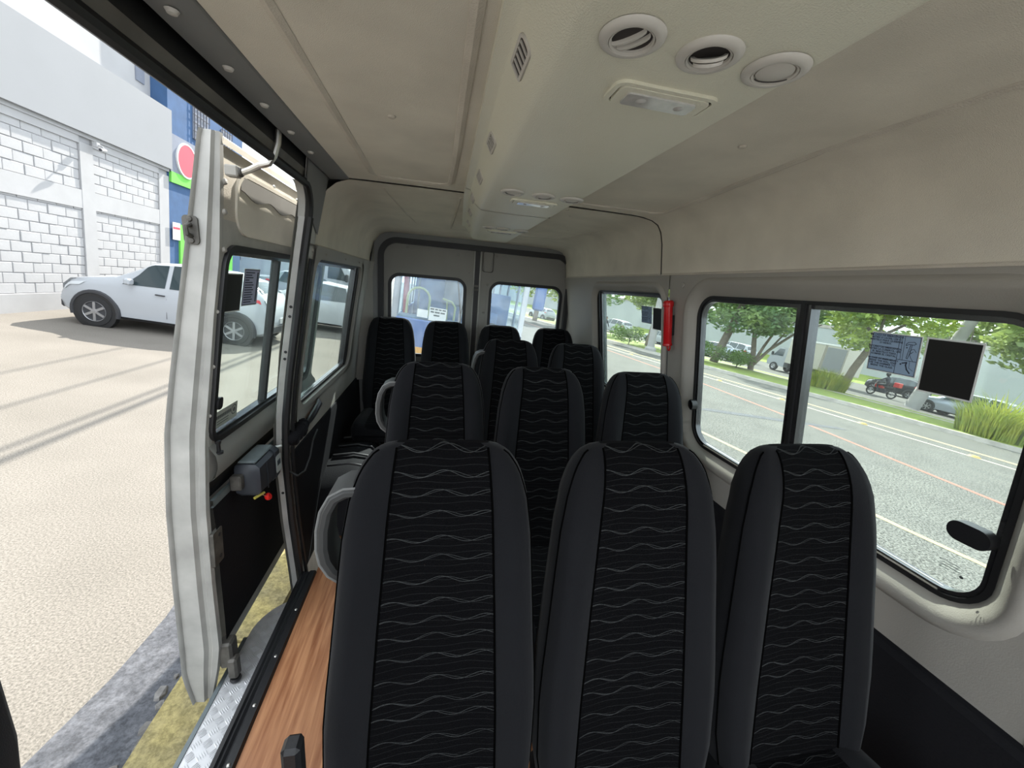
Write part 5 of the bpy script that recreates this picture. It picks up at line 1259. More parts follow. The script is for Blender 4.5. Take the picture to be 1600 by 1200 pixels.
# ------------------------------------------------------------------ bus behind the van
bs = empty('city_bus', M=ET(0.30, 7.6, RW))
BW = 1.28
def bsb(name, m, u0, u1, v0, v1, w0, w1, p=bs): return MB().cbox(u0, u1, v0, v1, w0, w1, 0.02).build(name, m, p, smooth=30)
bsb('front_panel', 'bus_blue', -BW, BW, 0.0, 0.10, 0.35, 1.42)
bsb('bumper', 'bus_grey', -BW, BW, -0.06, 0.08, 0.30, 0.55)
bsb('roof', 'bus_blue', -BW, BW, 0.05, 9.0, 3.0, 3.15)
bsb('roof_front', 'bus_blue', -BW, BW, 0.0, 0.12, 2.72, 3.05)
bsb('floor_pan', 'bus_grey', -BW, BW, 0.1, 9.0, 0.45, 0.62)
for s_ in (-1, 1):
    bsb('side_panel', 'bus_blue', min(s_*BW, s_*(BW-0.05)), max(s_*BW, s_*(BW-0.05)), 0.1, 9.0, 0.4, 1.35)
    bsb('front_pillar', 'sign_white' if s_ > 0 else 'bus_grey', min(s_*BW, s_*(BW-0.11)), max(s_*BW, s_*(BW-0.11)), 0.0, 0.10, 1.15, 2.75)
    for k in range(7):
        bsb('window_post', 'bus_grey', min(s_*BW, s_*(BW-0.05)), max(s_*BW, s_*(BW-0.05)), 0.9+1.3*k, 1.0+1.3*k, 1.35, 3.0)
    bsb('head_lamp', 'head_clear', min(s_*1.15, s_*0.85), max(s_*1.15, s_*0.85), -0.03, 0.02, 0.62, 0.80)
bsb('centre_post', 'bus_grey', -0.03, 0.03, 0.02, 0.08, 1.15, 2.75)
MB().box(-BW+0.1, BW-0.1, 0.045, 0.05, 1.40, 2.74).build('windscreen', 'bus_glass', bs, smooth=0)
bsb('dashboard', 'bus_grey', -BW+0.1, BW-0.1, 0.12, 0.55, 1.2, 1.46)
bsb('driver_cabin', 'bus_interior', 0.15, 1.15, 1.15, 1.25, 0.6, 2.15)
bsb('seat_block', 'bus_interior', 0.35, 0.85, 0.75, 1.15, 0.62, 1.75)
bsb('rear_bulkhead', 'bus_interior', -1.2, 1.2, 6.0, 6.1, 0.6, 2.6)
bsb('rear_light_panel', 'bus_grey', -0.25, 0.35, 5.9, 6.0, 1.5, 2.9)
MB().tube([(-1.00, 0.75, 0.62), (-1.08, 0.7, 1.6), (-1.16, 0.66, 2.9)], 0.055, 10).build('red_stanchion', 'pole_red', bs)
MB().tube([(-0.80, 0.9, 0.62), (-0.90, 0.9, 2.9)], 0.022, 8).build('grey_stanchion', 'bus_grey', bs)
def loop(cx, y, z0, z1, hw, nm='hand_rail'):
    pts = [(cx-hw, y, z0)]+[(cx+hw*-math.cos(t), y, z1-hw+hw*math.sin(t)) for t in [R(180*k/8) for k in range(9)]]+[(cx+hw, y, z0)]
    MB().tube(pts, 0.024, 8).build(nm, 'rail_yellow', bs)
loop(-0.83, 0.60, 1.45, 2.00, 0.22)
MB().tube([(-0.36, 0.65, 1.86), (-0.16, 0.65, 1.82), (-0.08, 0.65, 1.72), (-0.08, 0.65, 1.4)], 0.022, 8).build('hand_rail', 'rail_yellow', bs)
MB().tube([(-0.26, 0.8, 1.84), (-0.22, 0.8, 1.4)], 0.018, 8).build('hand_rail', 'rail_yellow', bs)
MB().tube([(0.06, 0.7, 1.3), (0.06, 0.7, 2.1)], 0.02, 8).build('hand_rail', 'rail_yellow', bs)
sw = [(0.72+0.21*math.cos(t), 0.42+0.08*math.sin(t), 1.34+0.19*math.sin(t)) for t in [2*math.pi*k/20 for k in range(20)]]
MB().tube(sw, 0.016, 6, closed=True).build('steering_wheel', 'cladding', bs)
def bpaper(x0, x1, z0, z1, txt=None):
    p = MB().box(x0, x1, 0.030, 0.040, z0, z1).build('paper_sign', 'paper', bs, smooth=0)
    for z_, words in (txt or ()):
        for a, b in words: MB().box(a, b, 0.0275, 0.0295, z_, z_+0.028).build('blurred_word', 'ink_grey', p, smooth=0)
bpaper(-0.81, -0.61, 1.47, 1.62)
bpaper(-0.59, -0.26, 1.44, 1.69, [(1.645, [(-0.575, -0.50), (-0.485, -0.43), (-0.415, -0.36), (-0.345, -0.28)]), (1.590, [(-0.565, -0.50), (-0.485, -0.39), (-0.375, -0.29)]), (1.530, [(-0.50, -0.39)])])
bsb('orange_plate', 'orange', -0.78, -0.50, -0.07, -0.05, 0.70, 0.90)
MB().tube([(-0.02, -0.02, 1.10), (0.02, -0.01, 1.55), (-0.14, 0.0, 2.30)], 0.012, 6).build('wiper', 'rubber', bs)
MB().tube([(0.0, -0.02, 1.62), (0.10, -0.01, 2.55)], 0.008, 6).build('wiper_blade', 'rubber', bs)
MB().tube([(BW-0.02, 0.05, 2.70), (BW+0.14, -0.12, 2.62), (BW+0.14, -0.12, 2.45)], 0.02, 6).build('mirror_arm', 'bus_grey', bs)
MB().cbox(BW+0.08, BW+0.30, -0.18, -0.06, 1.98, 2.52, 0.03).build('mirror_head', 'bus_blue', bs)
tag(bs, 'blue city bus close behind, seen through both rear windows', 'bus')

# ------------------------------------------------------------------ right-hand carriageway, median, far side
KL = [(26.5, -30), (24.5, -8), (23.0, 2), (21.1, 9.0), (19.6, 14.0), (16.4, 21.0), (14.0, 27.0), (11.5, 36.0), (7.5, 50.0), (-2, 80)]      # near kerb of the median
FL = [(31.0, -30), (28.5, -8), (27.0, 2), (25.6, 9.5), (25.3, 13.8), (24.7, 20.5), (23.2, 27.5), (20.5, 37.0), (16, 50.0), (6, 80)]       # far kerb of the median
def lerp2(a, b, t): return (a[0]+(b[0]-a[0])*t, a[1]+(b[1]-a[1])*t)
def band(La, Lb, ta, tb, wa_, wb_, name, m, parent=None, sub=5):
    vs = []; fs = []; n = 0
    for k in range(len(La)-1):
        for j in range(sub if k < len(La)-2 else sub+1):
            t = j/sub; pa = lerp2(La[k], La[k+1], t); pb = lerp2(Lb[k], Lb[k+1], t)
            p = lerp2(pa, pb, ta); q = lerp2(pa, pb, tb); vs += [(p[0], p[1], wa_), (q[0], q[1], wb_)]; n += 1
    for k in range(n-1): fs.append((2*k, 2*k+1, 2*k+3, 2*k+2))
    o = MB().add(vs, fs).build(name, m, parent, smooth=0)
    if parent is None: o.matrix_world = EM
    return o
md = struct(empty('floor_median', M=EM), 'median strip with kerbs between the carriageways')
band(KL, FL, 0.0, 0.012, RW, 0.03, 'kerb_face', 'kerb_grey', md)
band(KL, FL, 0.012, 0.075, 0.03, 0.03, 'kerb_top', 'kerb_grey', md)
band(KL, FL, 0.98, 1.0, 0.03, RW, 'kerb_face', 'kerb_grey', md)
band(KL, FL, 0.93, 0.98, 0.03, 0.03, 'kerb_top', 'kerb_grey', md)
band(KL, FL, 0.70, 0.80, 0.045, 0.045, 'footpath', 'kerb_grey', md)
gr = band(KL, FL, 0.075, 0.93, 0.03, 0.04, 'grass_bed', 'grass', md)
# painted lines
LN = struct(empty('floor_markings', M=EM), 'painted lines on the road')
def strip_line(pts, wd, m, name='painted_line'):
    vs = []; fs = []
    for k, p in enumerate(pts):
        a = pts[max(k-1, 0)]; b = pts[min(k+1, len(pts)-1)]; tx, ty = b[0]-a[0], b[1]-a[1]; l = math.hypot(tx, ty); nx, ny = -ty/l*wd/2, tx/l*wd/2
        vs += [(p[0]-nx, p[1]-ny, RW+0.004), (p[0]+nx, p[1]+ny, RW+0.004)]
    for k in range(len(pts)-1): fs.append((2*k, 2*k+1, 2*k+3, 2*k+2))
    return MB().add(vs, fs).build(name, m, LN, smooth=0)
strip_line([(7.3, -6), (6.86, 2.9), (6.64, 3.7), (5.8, 8.0), (4.5, 16)], 0.13, 'line_yellow')
strip_line([(10.7, -10), (10.98, 4.8), (11.45, 10), (11.49, 14.2), (10.5, 22), (8, 36), (3, 60)], 0.16, 'line_red')
strip_line([(19.5, -6), (17.6, 2), (16.34, 7.1), (15.27, 10.6), (13.33, 17.1), (11.3, 23), (9, 32), (4, 52)], 0.22, 'line_white')
strip_line([(20.7, -6), (18.6, 3), (17.4, 8.0), (16.3, 11.6), (14.3, 18.2), (12.2, 24.5), (10, 33)], 0.30, 'line_yellow')
for u_, v_ in ((17.3, 3.2), (16.75, 5.4), (16.15, 7.9), (15.3, 10.5), (14.5, 13.2), (13.7, 16.0), (12.8, 18.8), (11.9, 21.6)):
    MB().lathe([(0, 0.05), (0.10, 0.045), (0.16, 0.0)], Matrix.Translation((u_, v_, RW+0.004)), 10).build('road_stud', 'stud', LN)
# faint dark repair patch on the road
vs = [(7.4, 9.3), (8.0, 9.6), (12.8, 9.4), (12.9, 9.15), (9.5, 9.2)]
struct(MB().add([(a, b, RW+0.005) for a, b in vs], [tuple(range(5))]).build('floor_scar', 'asphalt_dark', M=EM, smooth=0), 'thin dark scar in the asphalt')
# far grass bank and wall
FB = [(60, -30), (52, -4), (46, 10), (43, 22), (40, 34), (35, 48), (24, 80), (10, 120)]
FW = [(66, -30), (57, -4), (51, 10), (47.5, 22), (44, 34), (39, 50), (28, 82), (14, 122)]
struct(band(FB, FW, 0.0, 1.0, RW, 0.7, 'floor_verge', 'grass'), 'grass bank below the far wall')
fw = struct(empty('wall_far', M=EM), 'long pale concrete wall across the avenue')
vs = []; n = len(FW)
for (u_, v_) in FW: vs += [(u_, v_, -0.1), (u_, v_, 5.2), (u_+0.3, v_, 5.2)]
fs = []
for k in range(n-1): fs += [(3*k, 3*k+1, 3*k+4, 3*k+3), (3*k+1, 3*k+2, 3*k+5, 3*k+4)]
MB().add(vs, fs).build('wall_face', 'far_wall', fw, smooth=0)
vs2 = []
for (u_, v_) in FW: vs2 += [(u_-0.08, v_, 4.9), (u_-0.08, v_, 5.25), (u_+0.35, v_, 5.25)]
MB().add(vs2, fs).build('wall_coping', 'kerb_grey', fw, smooth=0)

# ------------------------------------------------------------------ trees, shrubs
def leaves(n, blobs, size, seed, name, m, parent, flat=0.6):
    rnd = random.Random(seed); vs = []; fs = []
    tw = sum(b[3]**2 for b in blobs)
    for (bx, by, bz, br) in blobs:
        for _ in range(int(n*br**2/tw)):
            while True:
                x, y, z = rnd.uniform(-1, 1), rnd.uniform(-1, 1), rnd.uniform(-1, 1); q = x*x+y*y+z*z
                if 0.12 < q < 1: break
            s_ = size*rnd.uniform(0.6, 1.3); c = Vector((bx+x*br, by+y*br, bz+z*br*0.72))
            a = Vector((rnd.gauss(0, 1), rnd.gauss(0, 1), rnd.gauss(0, 0.5))).normalized(); b = a.cross(Vector((rnd.gauss(0, 1), rnd.gauss(0, 1), rnd.gauss(0, 1)))).normalized()
            o = len(vs); vs += [c-a*s_, c+b*s_*0.45, c+a*s_, c-b*s_*0.45]; fs.append((o, o+1, o+2, o+3))
    o = MB().add(vs, fs).build(name, m, parent, smooth=0); o['kind'] = 'stuff'; return o
def tree(name, label, u, v, trunk, branches, blobs, m, n=3500, size=0.16, seed=1, group='trees on the median', w0=0.03):
    root = empty(name, M=ET(u, v, w0))
    MB().tube([p for p, _ in trunk], [r for _, r in trunk], 10).build('trunk', 'bark', root, smooth=60)
    for br in branches:
        MB().tube([p for p, _ in br], [r for _, r in br], 7).build('branch', 'bark', root, smooth=60)
    leaves(n, blobs, size, seed, 'foliage', m, root)
    return tag(root, label, 'tree', group)
def autobranch(p, seed, n, ln, up=0.9, r=0.07):
    rnd = random.Random(seed); out = []
    for k in range(n):
        a = 2*math.pi*k/n+rnd.uniform(-.3, .3); d = Vector((math.cos(a), math.sin(a), up*rnd.uniform(.7, 1.3)))
        out.append([(p, r), (tuple(Vector(p)+d*ln*0.5+Vector((0, 0, ln*0.08))), r*0.6), (tuple(Vector(p)+d*ln), r*0.25)])
    return out
def blobset(c, R0, n, seed, rz=0.75):
    rnd = random.Random(seed); out = []
    for k in range(n):
        a = rnd.uniform(0, 2*math.pi); q = R0*math.sqrt(rnd.uniform(0, 1))*0.85
        out.append((c[0]+q*math.cos(a), c[1]+q*math.sin(a), c[2]+R0*rz*rnd.uniform(-.6, .7), R0*rnd.uniform(.28, .45)))
    return out
tree('street_tree', 'leafy tree with pale slanting trunk at the left of the big right window', 20.2, 24.6,
     [((0, 0, 0), 0.30), ((0.3, -0.2, 2.0), 0.26), ((0.7, -0.3, 4.2), 0.22), ((0.9, -0.3, 5.5), 0.15)], autobranch((0.8, -0.3, 4.2), 3, 6, 2.6), blobset((0.4, -0.2, 4.6), 3.2, 18, 5), 'leaf_b', 5200, 0.19, 11)
tree('street_tree', 'bushy many-stemmed tree left of the dark window divider', 22.0, 23.0,
     [((0, 0, 0), 0.20), ((-0.1, 0.1, 1.2), 0.17), ((-0.5, 0.3, 3.2), 0.12), ((-0.9, 0.5, 5.0), 0.07)],
     [[((0, 0, 0.3), 0.13), ((0.5, -0.5, 1.6), 0.10), ((1.3, -1.3, 3.0), 0.07), ((2.2, -2.1, 3.8), 0.03)], [((0, 0, 0.3), 0.12), ((0.2, -0.3, 1.8), 0.09), ((0.6, -0.7, 3.6), 0.06), ((0.9, -1.2, 5.2), 0.03)], [((0.5, -0.5, 1.6), 0.07), ((1.2, -0.8, 3.2), 0.05), ((1.6, -1.2, 4.8), 0.02)], [((1.3, -1.3, 3.0), 0.05), ((2.4, -2.4, 4.8), 0.03), ((3.0, -3.2, 6.0), 0.02)]],
     blobset((0.9, -1.2, 4.6), 3.2, 18, 9), 'leaf_b', 5200, 0.18, 12)
tree('street_tree', 'bright green tree with forked trunk right of the dark window divider', 24.3, 18.4,
     [((0, 0, 0), 0.24), ((0.15, -0.15, 1.5), 0.20), ((0.45, -0.45, 3.2), 0.17), ((0.6, -0.6, 3.9), 0.14)],
     [[((0.55, -0.5, 3.5), 0.10), ((1.3, -1.3, 4.6), 0.07), ((2.2, -2.4, 5.6), 0.03)], [((0.5, -0.5, 3.4), 0.10), ((-0.3, 0.4, 4.6), 0.06), ((-1.2, 1.3, 5.4), 0.03)], [((0.55, -0.5, 3.7), 0.09), ((0.7, -0.3, 5.0), 0.06), ((1.2, -0.6, 6.4), 0.02)]],
     blobset((0.4, -0.5, 4.5), 2.9, 18, 21), 'leaf_a', 5200, 0.18, 13)
tree('street_tree', 'tree with thick leaning trunk at the right end of the big window', 24.3, 10.2,
     [((0, 0, 0), 0.30), ((0.25, -0.3, 1.6), 0.26), ((0.6, -0.9, 3.8), 0.22), ((0.9, -1.3, 5.4), 0.16)], autobranch((0.7, -1.1, 4.4), 31, 6, 2.8), blobset((0.4, 0.4, 5.0), 3.2, 16, 33), 'leaf_c', 4200, 0.20, 14)
tree('street_tree', 'tree behind the leaning pole on the median', 28.0, 12.5,
     [((0, 0, 0), 0.22), ((0.1, 0.2, 2.0), 0.18), ((0.2, 0.4, 4.0), 0.14)], autobranch((0.2, 0.4, 4.0), 41, 6, 2.6), blobset((0.2, 0.2, 5.2), 3.4, 16, 43), 'leaf_c', 4200, 0.20, 15)
tree('street_tree', 'tree shading the median in the small right window', 17.6, 29.5,
     [((0, 0, 0), 0.26), ((0.2, 0.1, 2.2), 0.22), ((0.3, 0.2, 4.4), 0.15)], autobranch((0.3, 0.2, 4.0), 51, 6, 2.8), blobset((0.2, 0.2, 4.8), 3.5, 17, 53), 'leaf_c', 3800, 0.21, 16)
tree('street_tree', 'farther tree in the small right window', 14.5, 38.0,
     [((0, 0, 0), 0.26), ((0.2, 0.1, 2.2), 0.22), ((0.3, 0.2, 4.4), 0.15)], autobranch((0.3, 0.2, 4.0), 61, 6, 2.8), blobset((0.2, 0.2, 4.8), 3.8, 17, 63), 'leaf_b', 3600, 0.22, 17)
tree('street_tree', 'sunlit tree in the right rear window beside the bus mirror', 9.6, 37.5,
     [((0, 0, 0), 0.26), ((0.1, 0.1, 2.2), 0.22), ((0.2, 0.2, 4.4), 0.15)], autobranch((0.2, 0.2, 4.0), 71, 6, 2.8), blobset((0.6, 0.2, 4.6), 4.0, 19, 73), 'leaf_a', 3800, 0.22, 18)
# tall trees behind the far wall
for k, (u_, v_, hh, mm) in enumerate(((56, 2, 8, 'leaf_b'), (53, 12, 7.5, 'leaf_c'), (50.5, 21, 8.5, 'leaf_b'), (48, 30, 7, 'leaf_c'), (45, 40, 8, 'leaf_b'), (40, 52, 8, 'leaf_c'), (34, 66, 8, 'leaf_b'))):
    tree('background_tree', ('first', 'second', 'third', 'fourth', 'fifth', 'sixth', 'seventh')[k]+' tall tree from the right behind the far concrete wall', u_+6, v_, [((0, 0, 0), 0.4), ((0.1, 0.1, hh*0.6), 0.3), ((0.2, 0, hh*0.9), 0.15)], autobranch((0.1, 0.1, hh*0.6), 80+k, 5, 3.5, r=0.12), blobset((0, 0, hh*0.95), 5.0, 12, 90+k), mm, 2400, 0.42, 20+k, 'trees behind the far wall', w0=-0.1)
def shrub(name, label, u, v, rad, hh, m, n, seed, blade=False, size=0.09):
    root = empty(name, M=ET(u, v, 0.03)); rnd = random.Random(seed)
    if blade:
        vs = []; fs = []
        for _ in range(n):
            a = rnd.uniform(0, 2*math.pi); q = rad*0.75*math.sqrt(rnd.uniform(0, 1)); x, y = q*math.cos(a), q*math.sin(a)
            ln = hh*rnd.uniform(.35, 1.15)*(1.15-0.55*q/rad); ta = a+rnd.uniform(-.8, .8); d = Vector((math.cos(ta), math.sin(ta), 0)); s_ = Vector((-d.y, d.x, 0))*rnd.uniform(.018, .032)
            b0 = Vector((x, y, 0)); p1 = b0+Vector((0, 0, ln*0.62))+d*ln*0.15; p2 = b0+Vector((0, 0, ln*0.95))+d*ln*rnd.uniform(.25, .6)
            o = len(vs); vs += [b0-s_*0.8, b0+s_*0.8, p1+s_*0.7, p1-s_*0.7, p2]; fs += [(o, o+1, o+2, o+3), (o+3, o+2, o+4)]
        o = MB().add(vs, fs).build('blades', m, root, smooth=0); o['kind'] = 'stuff'
    else:
        bl = [(rnd.uniform(-.6, .6)*rad, rnd.uniform(-.6, .6)*rad, hh*rnd.uniform(.3, .62), hh*rnd.uniform(.35, .5)) for _ in range(7)]
        leaves(n, bl, size, seed, 'foliage', m, root)
    MB().tube([(0, 0, 0), (0.02, 0, hh*0.4)], 0.04, 6).build('stem', 'bark', root)
    return tag(root, label, 'shrub', 'shrubs on the median')
shrub('shrub', 'dark rounded shrub at the left edge of the big right window', 19.0, 24.5, 1.7, 1.7, 'shrub_leaf', 2000, 1)
shrub('shrub', 'dark green shrub under the many-stemmed tree', 20.8, 23.0, 1.5, 1.5, 'shrub_leaf', 1800, 2)
shrub('shrub', 'spiky green shrub at the foot of the forked tree', 23.6, 18.8, 1.3, 1.25, 'blade_leaf', 1000, 3, True)
shrub('shrub', 'big yellow-green spiky shrub in front of the silver wagon', 22.2, 10.6, 1.4, 1.7, 'blade_leaf', 1300, 4, True)
shrub('shrub', 'shrub at the far right end of the median', 23.4, 8.2, 1.3, 1.4, 'blade_leaf', 900, 5, True)
shrub('shrub', 'dark shrub beside the pole in the small right window', 14.6, 27.2, 1.4, 1.7, 'shrub_leaf', 1600, 6)
shrub('shrub', 'dark shrub farther off in the small right window', 13.2, 34.0, 1.6, 1.7, 'shrub_leaf', 1500, 7)
# leaning pole on the median, second pole
pl_ = empty('concrete_pole', M=ET(26.2, 15.9, 0.03))
MB().tube([(0, 0, 0), (0.5, -0.5, 4.5), (1.0, -1.0, 9.0)], [0.34, 0.27, 0.2], 14).build('shaft', 'pole', pl_)
MB().tube([(0.40, -0.75, 3.6), (0.42, -0.77, 3.9)], 0.30, 10).build('band', 'kerb_grey', pl_)
tag(pl_, 'pale leaning pole between the two window stickers', 'pole')
pl_ = empty('concrete_pole', M=ET(15.3, 25.2, 0.03))
MB().tube([(0, 0, 0), (-0.15, 0.1, 3.0), (-0.25, 0.1, 8.0)], [0.26, 0.22, 0.16], 12).build('shaft', 'pole', pl_)
MB().lathe([(0, 0), (0.4, 0), (0.4, 0.15), (0.28, 0.3), (0, 0.3)], None, 12).build('pole_foot', 'pole', pl_)
tag(pl_, 'pale tapered pole in the small right window', 'pole')

# ------------------------------------------------------------------ far carriageway traffic
car('silver_wagon', 'wagon', 'car_silver', 'silver wagon with red tail light beyond the big yellow-green shrub', 29.6, 15.4, -86, RW)
tk = empty('box_truck', M=ET(30.6, 26.2, RW, -84))                # local x: nose at -x
MB().cbox(-1.4, 3.1, -1.05, 1.05, 0.85, 2.95, 0.03).build('cargo_box', 'box_body', tk)
MB().cbox(-1.42, 3.12, -1.07, 1.07, 2.86, 2.98, 0.01).build('box_top_rail', 'sign_white', tk)
for x in (1.45, 1.55, 3.06): MB().cbox(x-0.02, x+0.02, -1.075, 1.075, 0.86, 2.9, 0.005).build('box_post', 'kerb_grey', tk)
MB().cbox(1.6, 3.0, -1.07, 1.07, 0.95, 2.75, 0.02).build('box_door', 'grey_wall', tk)
cabp = [(-3.05, 0.45), (-3.10, 0.80), (-2.95, 1.20), (-2.72, 1.32), (-2.30, 2.05), (-2.1, 2.10), (-1.50, 2.12), (-1.48, 0.45)]
MB().loft([[(x, s_*(0.92 if 0 < k < 7 else 0.90), z) for k, (x, z) in enumerate(cabp)] for s_ in (-1, 1)]).build('cab', 'car_white', tk, smooth=30)
for s_ in (-1, 1):
    MB().add([(x, s_*0.935, z) for x, z in ((-2.62, 1.34), (-1.75, 1.34), (-1.75, 1.95), (-2.22, 1.95))], [(0, 1, 2, 3)]).build('cab_window', 'car_glass', tk, smooth=0)
    MB().cbox(-2.75, -2.65, min(s_*0.92, s_*1.12), max(s_*0.92, s_*1.12), 1.30, 1.62, 0.02).build('mirror', 'cladding', tk)
    MB().box(-3.10, -2.98, min(s_*0.5, s_*0.88), max(s_*0.5, s_*0.88), 0.72, 0.92).build('head_lamp', 'head_clear', tk, smooth=0)
    for xw in (-2.35, 1.9):
        Mw = Matrix.Translation((xw, s_*0.85, 0.36)) @ Matrix.Rotation(R(-90*s_), 4, 'X')
        wh = MB().lathe([(0.2, -0.1), (0.33, -0.1), (0.36, -0.06), (0.36, 0.08), (0.33, 0.11), (0.21, 0.11), (0.2, 0.08)], Mw, 20).build('wheel', 'tyre', tk, smooth=40)
        MB().lathe([(0.21, 0.1), (0.16, 0.11), (0.1, 0.06), (0, 0.1)], Mw, 20).build('rim', 'alloy', wh)
MB().add([(-2.70, -0.82, 1.40), (-2.70, 0.82, 1.40), (-2.33, 0.78, 2.02), (-2.33, -0.78, 2.02)], [(0, 1, 2, 3)]).build('windscreen', 'car_glass', tk, smooth=0)
MB().cbox(-1.5, 3.0, -0.4, 0.4, 0.5, 0.86, 0.02).build('chassis', 'cladding', tk)
MB().cbox(0.0, 1.3, -1.0, 1.0, 0.45, 0.80, 0.02).build('side_guard', 'cladding', tk)
tag(tk, 'white box truck with cream cargo box on the far carriageway', 'truck')
car('parked_van', 'suv', 'car_white', 'white car just ahead of the box truck', 30.4, 34.5, -82, RW, 'traffic on the far carriageway', False)
car('parked_car', 'sedan', 'car_pale', 'pale car half hidden by the many-stemmed tree', 28.0, 39.0, -80, RW, 'traffic on the far carriageway', False)
car('black_car', 'hatch', 'car_black', 'small black car behind the motorcycle rider', 36.5, 23.5, -84, RW, 'traffic on the far carriageway', False)
car('white_jeep', 'suv', 'car_white', 'white off-road car in the small right window', 21.5, 44.0, -74, RW, 'cars in the small right window', False)
car('white_estate', 'wagon', 'car_white', 'white car behind the pole in the small right window', 23.8, 37.0, -77, RW, 'cars in the small right window', False)
car('grey_hatchback', 'hatch', 'car_silver', 'grey hatchback behind the dark shrubs left of the box truck', 25.6, 31.5, -80, RW, 'cars in the small right window', False)
car('white_car', 'hatch', 'car_white', 'white car under the sunlit tree in the right rear window', 12.6, 46.0, -68, RW, 'cars in the right rear window', False)
car('grey_car', 'sedan', 'car_silver', 'grey car under the sunlit tree in the right rear window', 16.6, 42.0, -70, RW, 'cars in the right rear window', False)

# people: skinned figures ---------------------------------------------------------------------
def figure(name, label, M_, joints, edges, radii, clothes, root_i=0):
    me = bpy.data.meshes.new('body'); me.from_pydata([Vector(j) for j in joints], edges, [])
    o = bpy.data.objects.new(name, me); C.objects.link(o); o.matrix_world = M_
    bm = bmesh.new(); bm.from_mesh(me); lay = bm.verts.layers.skin.verify()
    bm.verts.ensure_lookup_table()
    for i, v in enumerate(bm.verts):
        v[lay].radius = radii[i]; v[lay].use_root = (i == root_i)
    bm.to_mesh(me); bm.free()
    sk = o.modifiers.new('skin', 'SKIN'); sk.use_smooth_shade = True
    sb = o.modifiers.new('sub', 'SUBSURF'); sb.levels = 1; sb.render_levels = 1
    me.materials.append(MATS[clothes])
    return tag(o, label, 'person')
def rd(*a): return [(x, y) for x, y in a]
# walking person on the median (faces +y local)
J = [(0, 0, .95), (0, 0.01, 1.15), (0, 0.02, 1.40), (0, 0.03, 1.52), (0, 0.05, 1.60), (0, 0.06, 1.72),
     (.19, 0, 1.40), (.25, -.08, 1.15), (.24, .02, .92), (.24, .05, .84), (-.19, 0, 1.40), (-.25, .10, 1.16), (-.24, .24, .98), (-.24, .28, .92),
     (.10, 0, .90), (.10, .12, .50), (.10, .02, .09), (.10, .16, .04), (-.10, 0, .90), (-.10, -.06, .50), (-.10, -.30, .14), (-.10, -.20, .05)]
E_ = [(0, 1), (1, 2), (2, 3), (3, 4), (4, 5), (2, 6), (6, 7), (7, 8), (8, 9), (2, 10), (10, 11), (11, 12), (12, 13), (0, 14), (14, 15), (15, 16), (16, 17), (0, 18), (18, 19), (19, 20), (20, 21)]
RR_ = rd((.15, .11), (.14, .11), (.16, .11), (.055, .055), (.085, .095), (.075, .085), (.065, .065), (.05, .05), (.036, .036), (.03, .045), (.065, .065), (.05, .05), (.036, .036), (.03, .045), (.09, .09), (.062, .062), (.042, .042), (.035, .04), (.09, .09), (.062, .062), (.042, .042), (.035, .04))
p1_ = figure('person', 'person in dark clothes walking on the median in the small right window', ET(14.3, 31.5, 0.04, 200), J, E_, RR_, 'cloth_dark')
hd_ = MB(); hd_.lathe([(0, 1.52), (0.06, 1.535), (0.09, 1.60), (0.092, 1.67), (0.075, 1.735), (0, 1.76)], Matrix.Translation((0, 0.055, 0.0)), 14); hd_.build('head', 'skin', p1_, smooth=80)
MB().lathe([(0.098, 1.64), (0.10, 1.69), (0.082, 1.75), (0, 1.775)], Matrix.Translation((0, 0.045, 0.0)), 14).build('hair', 'car_black', p1_, smooth=80)
# motorcycle with rider (faces -x local)
mc = empty('motorcycle', M=ET(31.0, 20.8, RW, -84))
for x in (-0.62, 0.62):
    Mw = Matrix.Translation((x, 0, 0.30)) @ Matrix.Rotation(R(90), 4, 'X')
    MB().lathe([(0.22, -0.045), (0.28, -0.045), (0.30, 0), (0.28, 0.045), (0.22, 0.045)], Mw, 20, close=True).build('wheel', 'tyre', mc)
    for q in range(5): MB().box(-0.01, 0.01, -0.23, 0.23, -0.012, 0.012, Mw @ Matrix.Rotation(math.pi*q/5, 4, 'Z')).build('spoke', 'alloy', mc, smooth=0)
MB().tube([(-0.62, 0, 0.30), (-0.48, 0, 0.85), (-0.42, 0, 1.02)], 0.035, 8).build('fork', 'alloy', mc)
MB().tube([(-0.42, -0.34, 1.06), (-0.46, 0, 1.0), (-0.42, 0.34, 1.06)], 0.018, 8).build('handlebar', 'cladding', mc)
MB().loft([[(x, s_*w_, z) for s_, w_, z in ((-1, 0.10, z0), (1, 0.10, z0), (1, 0.12, z1), (-1, 0.12, z1))] for x, z0, z1 in ((-0.42, .62, .80), (-0.2, .55, .88), (0.05, .55, .80))]).build('fuel_tank', 'car_red', mc)
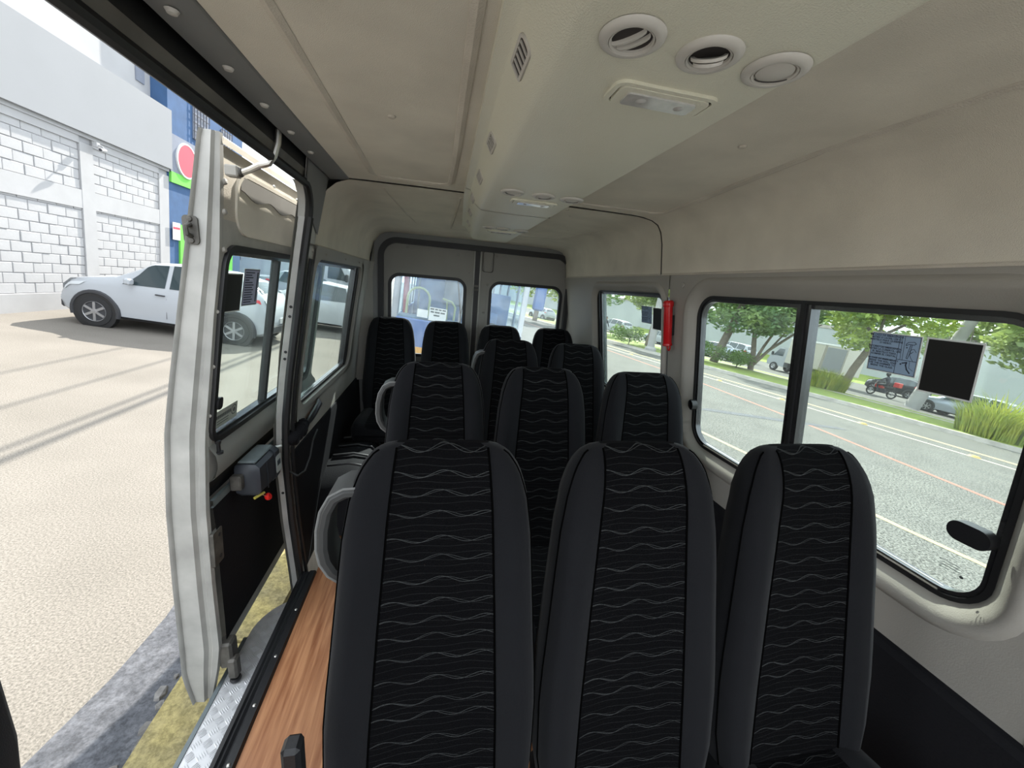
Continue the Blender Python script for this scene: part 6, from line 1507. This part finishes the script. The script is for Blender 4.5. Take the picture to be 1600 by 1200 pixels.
MB().cbox(0.0, 0.68, -0.11, 0.11, 0.72, 0.82, 0.03).build('saddle', 'cladding', mc)
MB().cbox(-0.25, 0.2, -0.12, 0.12, 0.28, 0.60, 0.04).build('engine', 'iron', mc)
MB().tube([(0.1, 0, 0.45), (0.62, 0, 0.30)], 0.03, 6).build('swing_arm', 'iron', mc)
MB().cbox(0.62, 0.95, -0.2, 0.2, 0.85, 1.18, 0.03).build('top_box', 'car_red', mc)
tag(mc, 'red motorcycle passing beyond the forked tree', 'motorcycle')
J = [(0.20, 0, .90), (0.18, 0, 1.10), (0.10, 0, 1.36), (0.07, 0, 1.46), (0.04, 0, 1.55), (0.03, 0, 1.68),
     (0.10, .19, 1.34), (-.12, .28, 1.16), (-.38, .32, 1.10), (-.44, .32, 1.09), (0.10, -.19, 1.34), (-.12, -.28, 1.16), (-.38, -.32, 1.10), (-.44, -.32, 1.09),
     (0.16, .11, .88), (-.28, .20, .80), (-.10, .18, .38), (-.24, .18, .32), (0.16, -.11, .88), (-.28, -.20, .80), (-.10, -.18, .38), (-.24, -.18, .32)]
p2_ = figure('person', 'person in dark jacket and helmet riding the red motorcycle', ET(31.0, 20.8, RW, -84), J, E_, RR_, 'cloth_dark')
MB().lathe([(0, 1.50), (0.09, 1.51), (0.13, 1.58), (0.135, 1.66), (0.10, 1.75), (0, 1.78)], Matrix.Translation((0.04, 0, 0)), 16).build('helmet', 'car_black', p2_, smooth=80)

# overhead cables along the street: they draw the thin shadow lines on the forecourt
sx, sy = SUN.x/SUN.z, SUN.y/SUN.z
for k, (us, H_, r_) in enumerate(((-3.46, 6.6, 0.045), (-3.62, 7.0, 0.03), (-4.37, 7.4, 0.022), (-5.26, 8.0, 0.020))):
    o = EP(us, 0, 0); uu = us+H_*0.255
    cbl = MB().tube([(uu, -20, H_), (uu, 30, H_-0.05), (uu, 90, H_)], r_, 6).build('power_cable', 'rubber', M=EM)
    tag(cbl, 'overhead power cable running along the street', 'cable', 'overhead power cables')
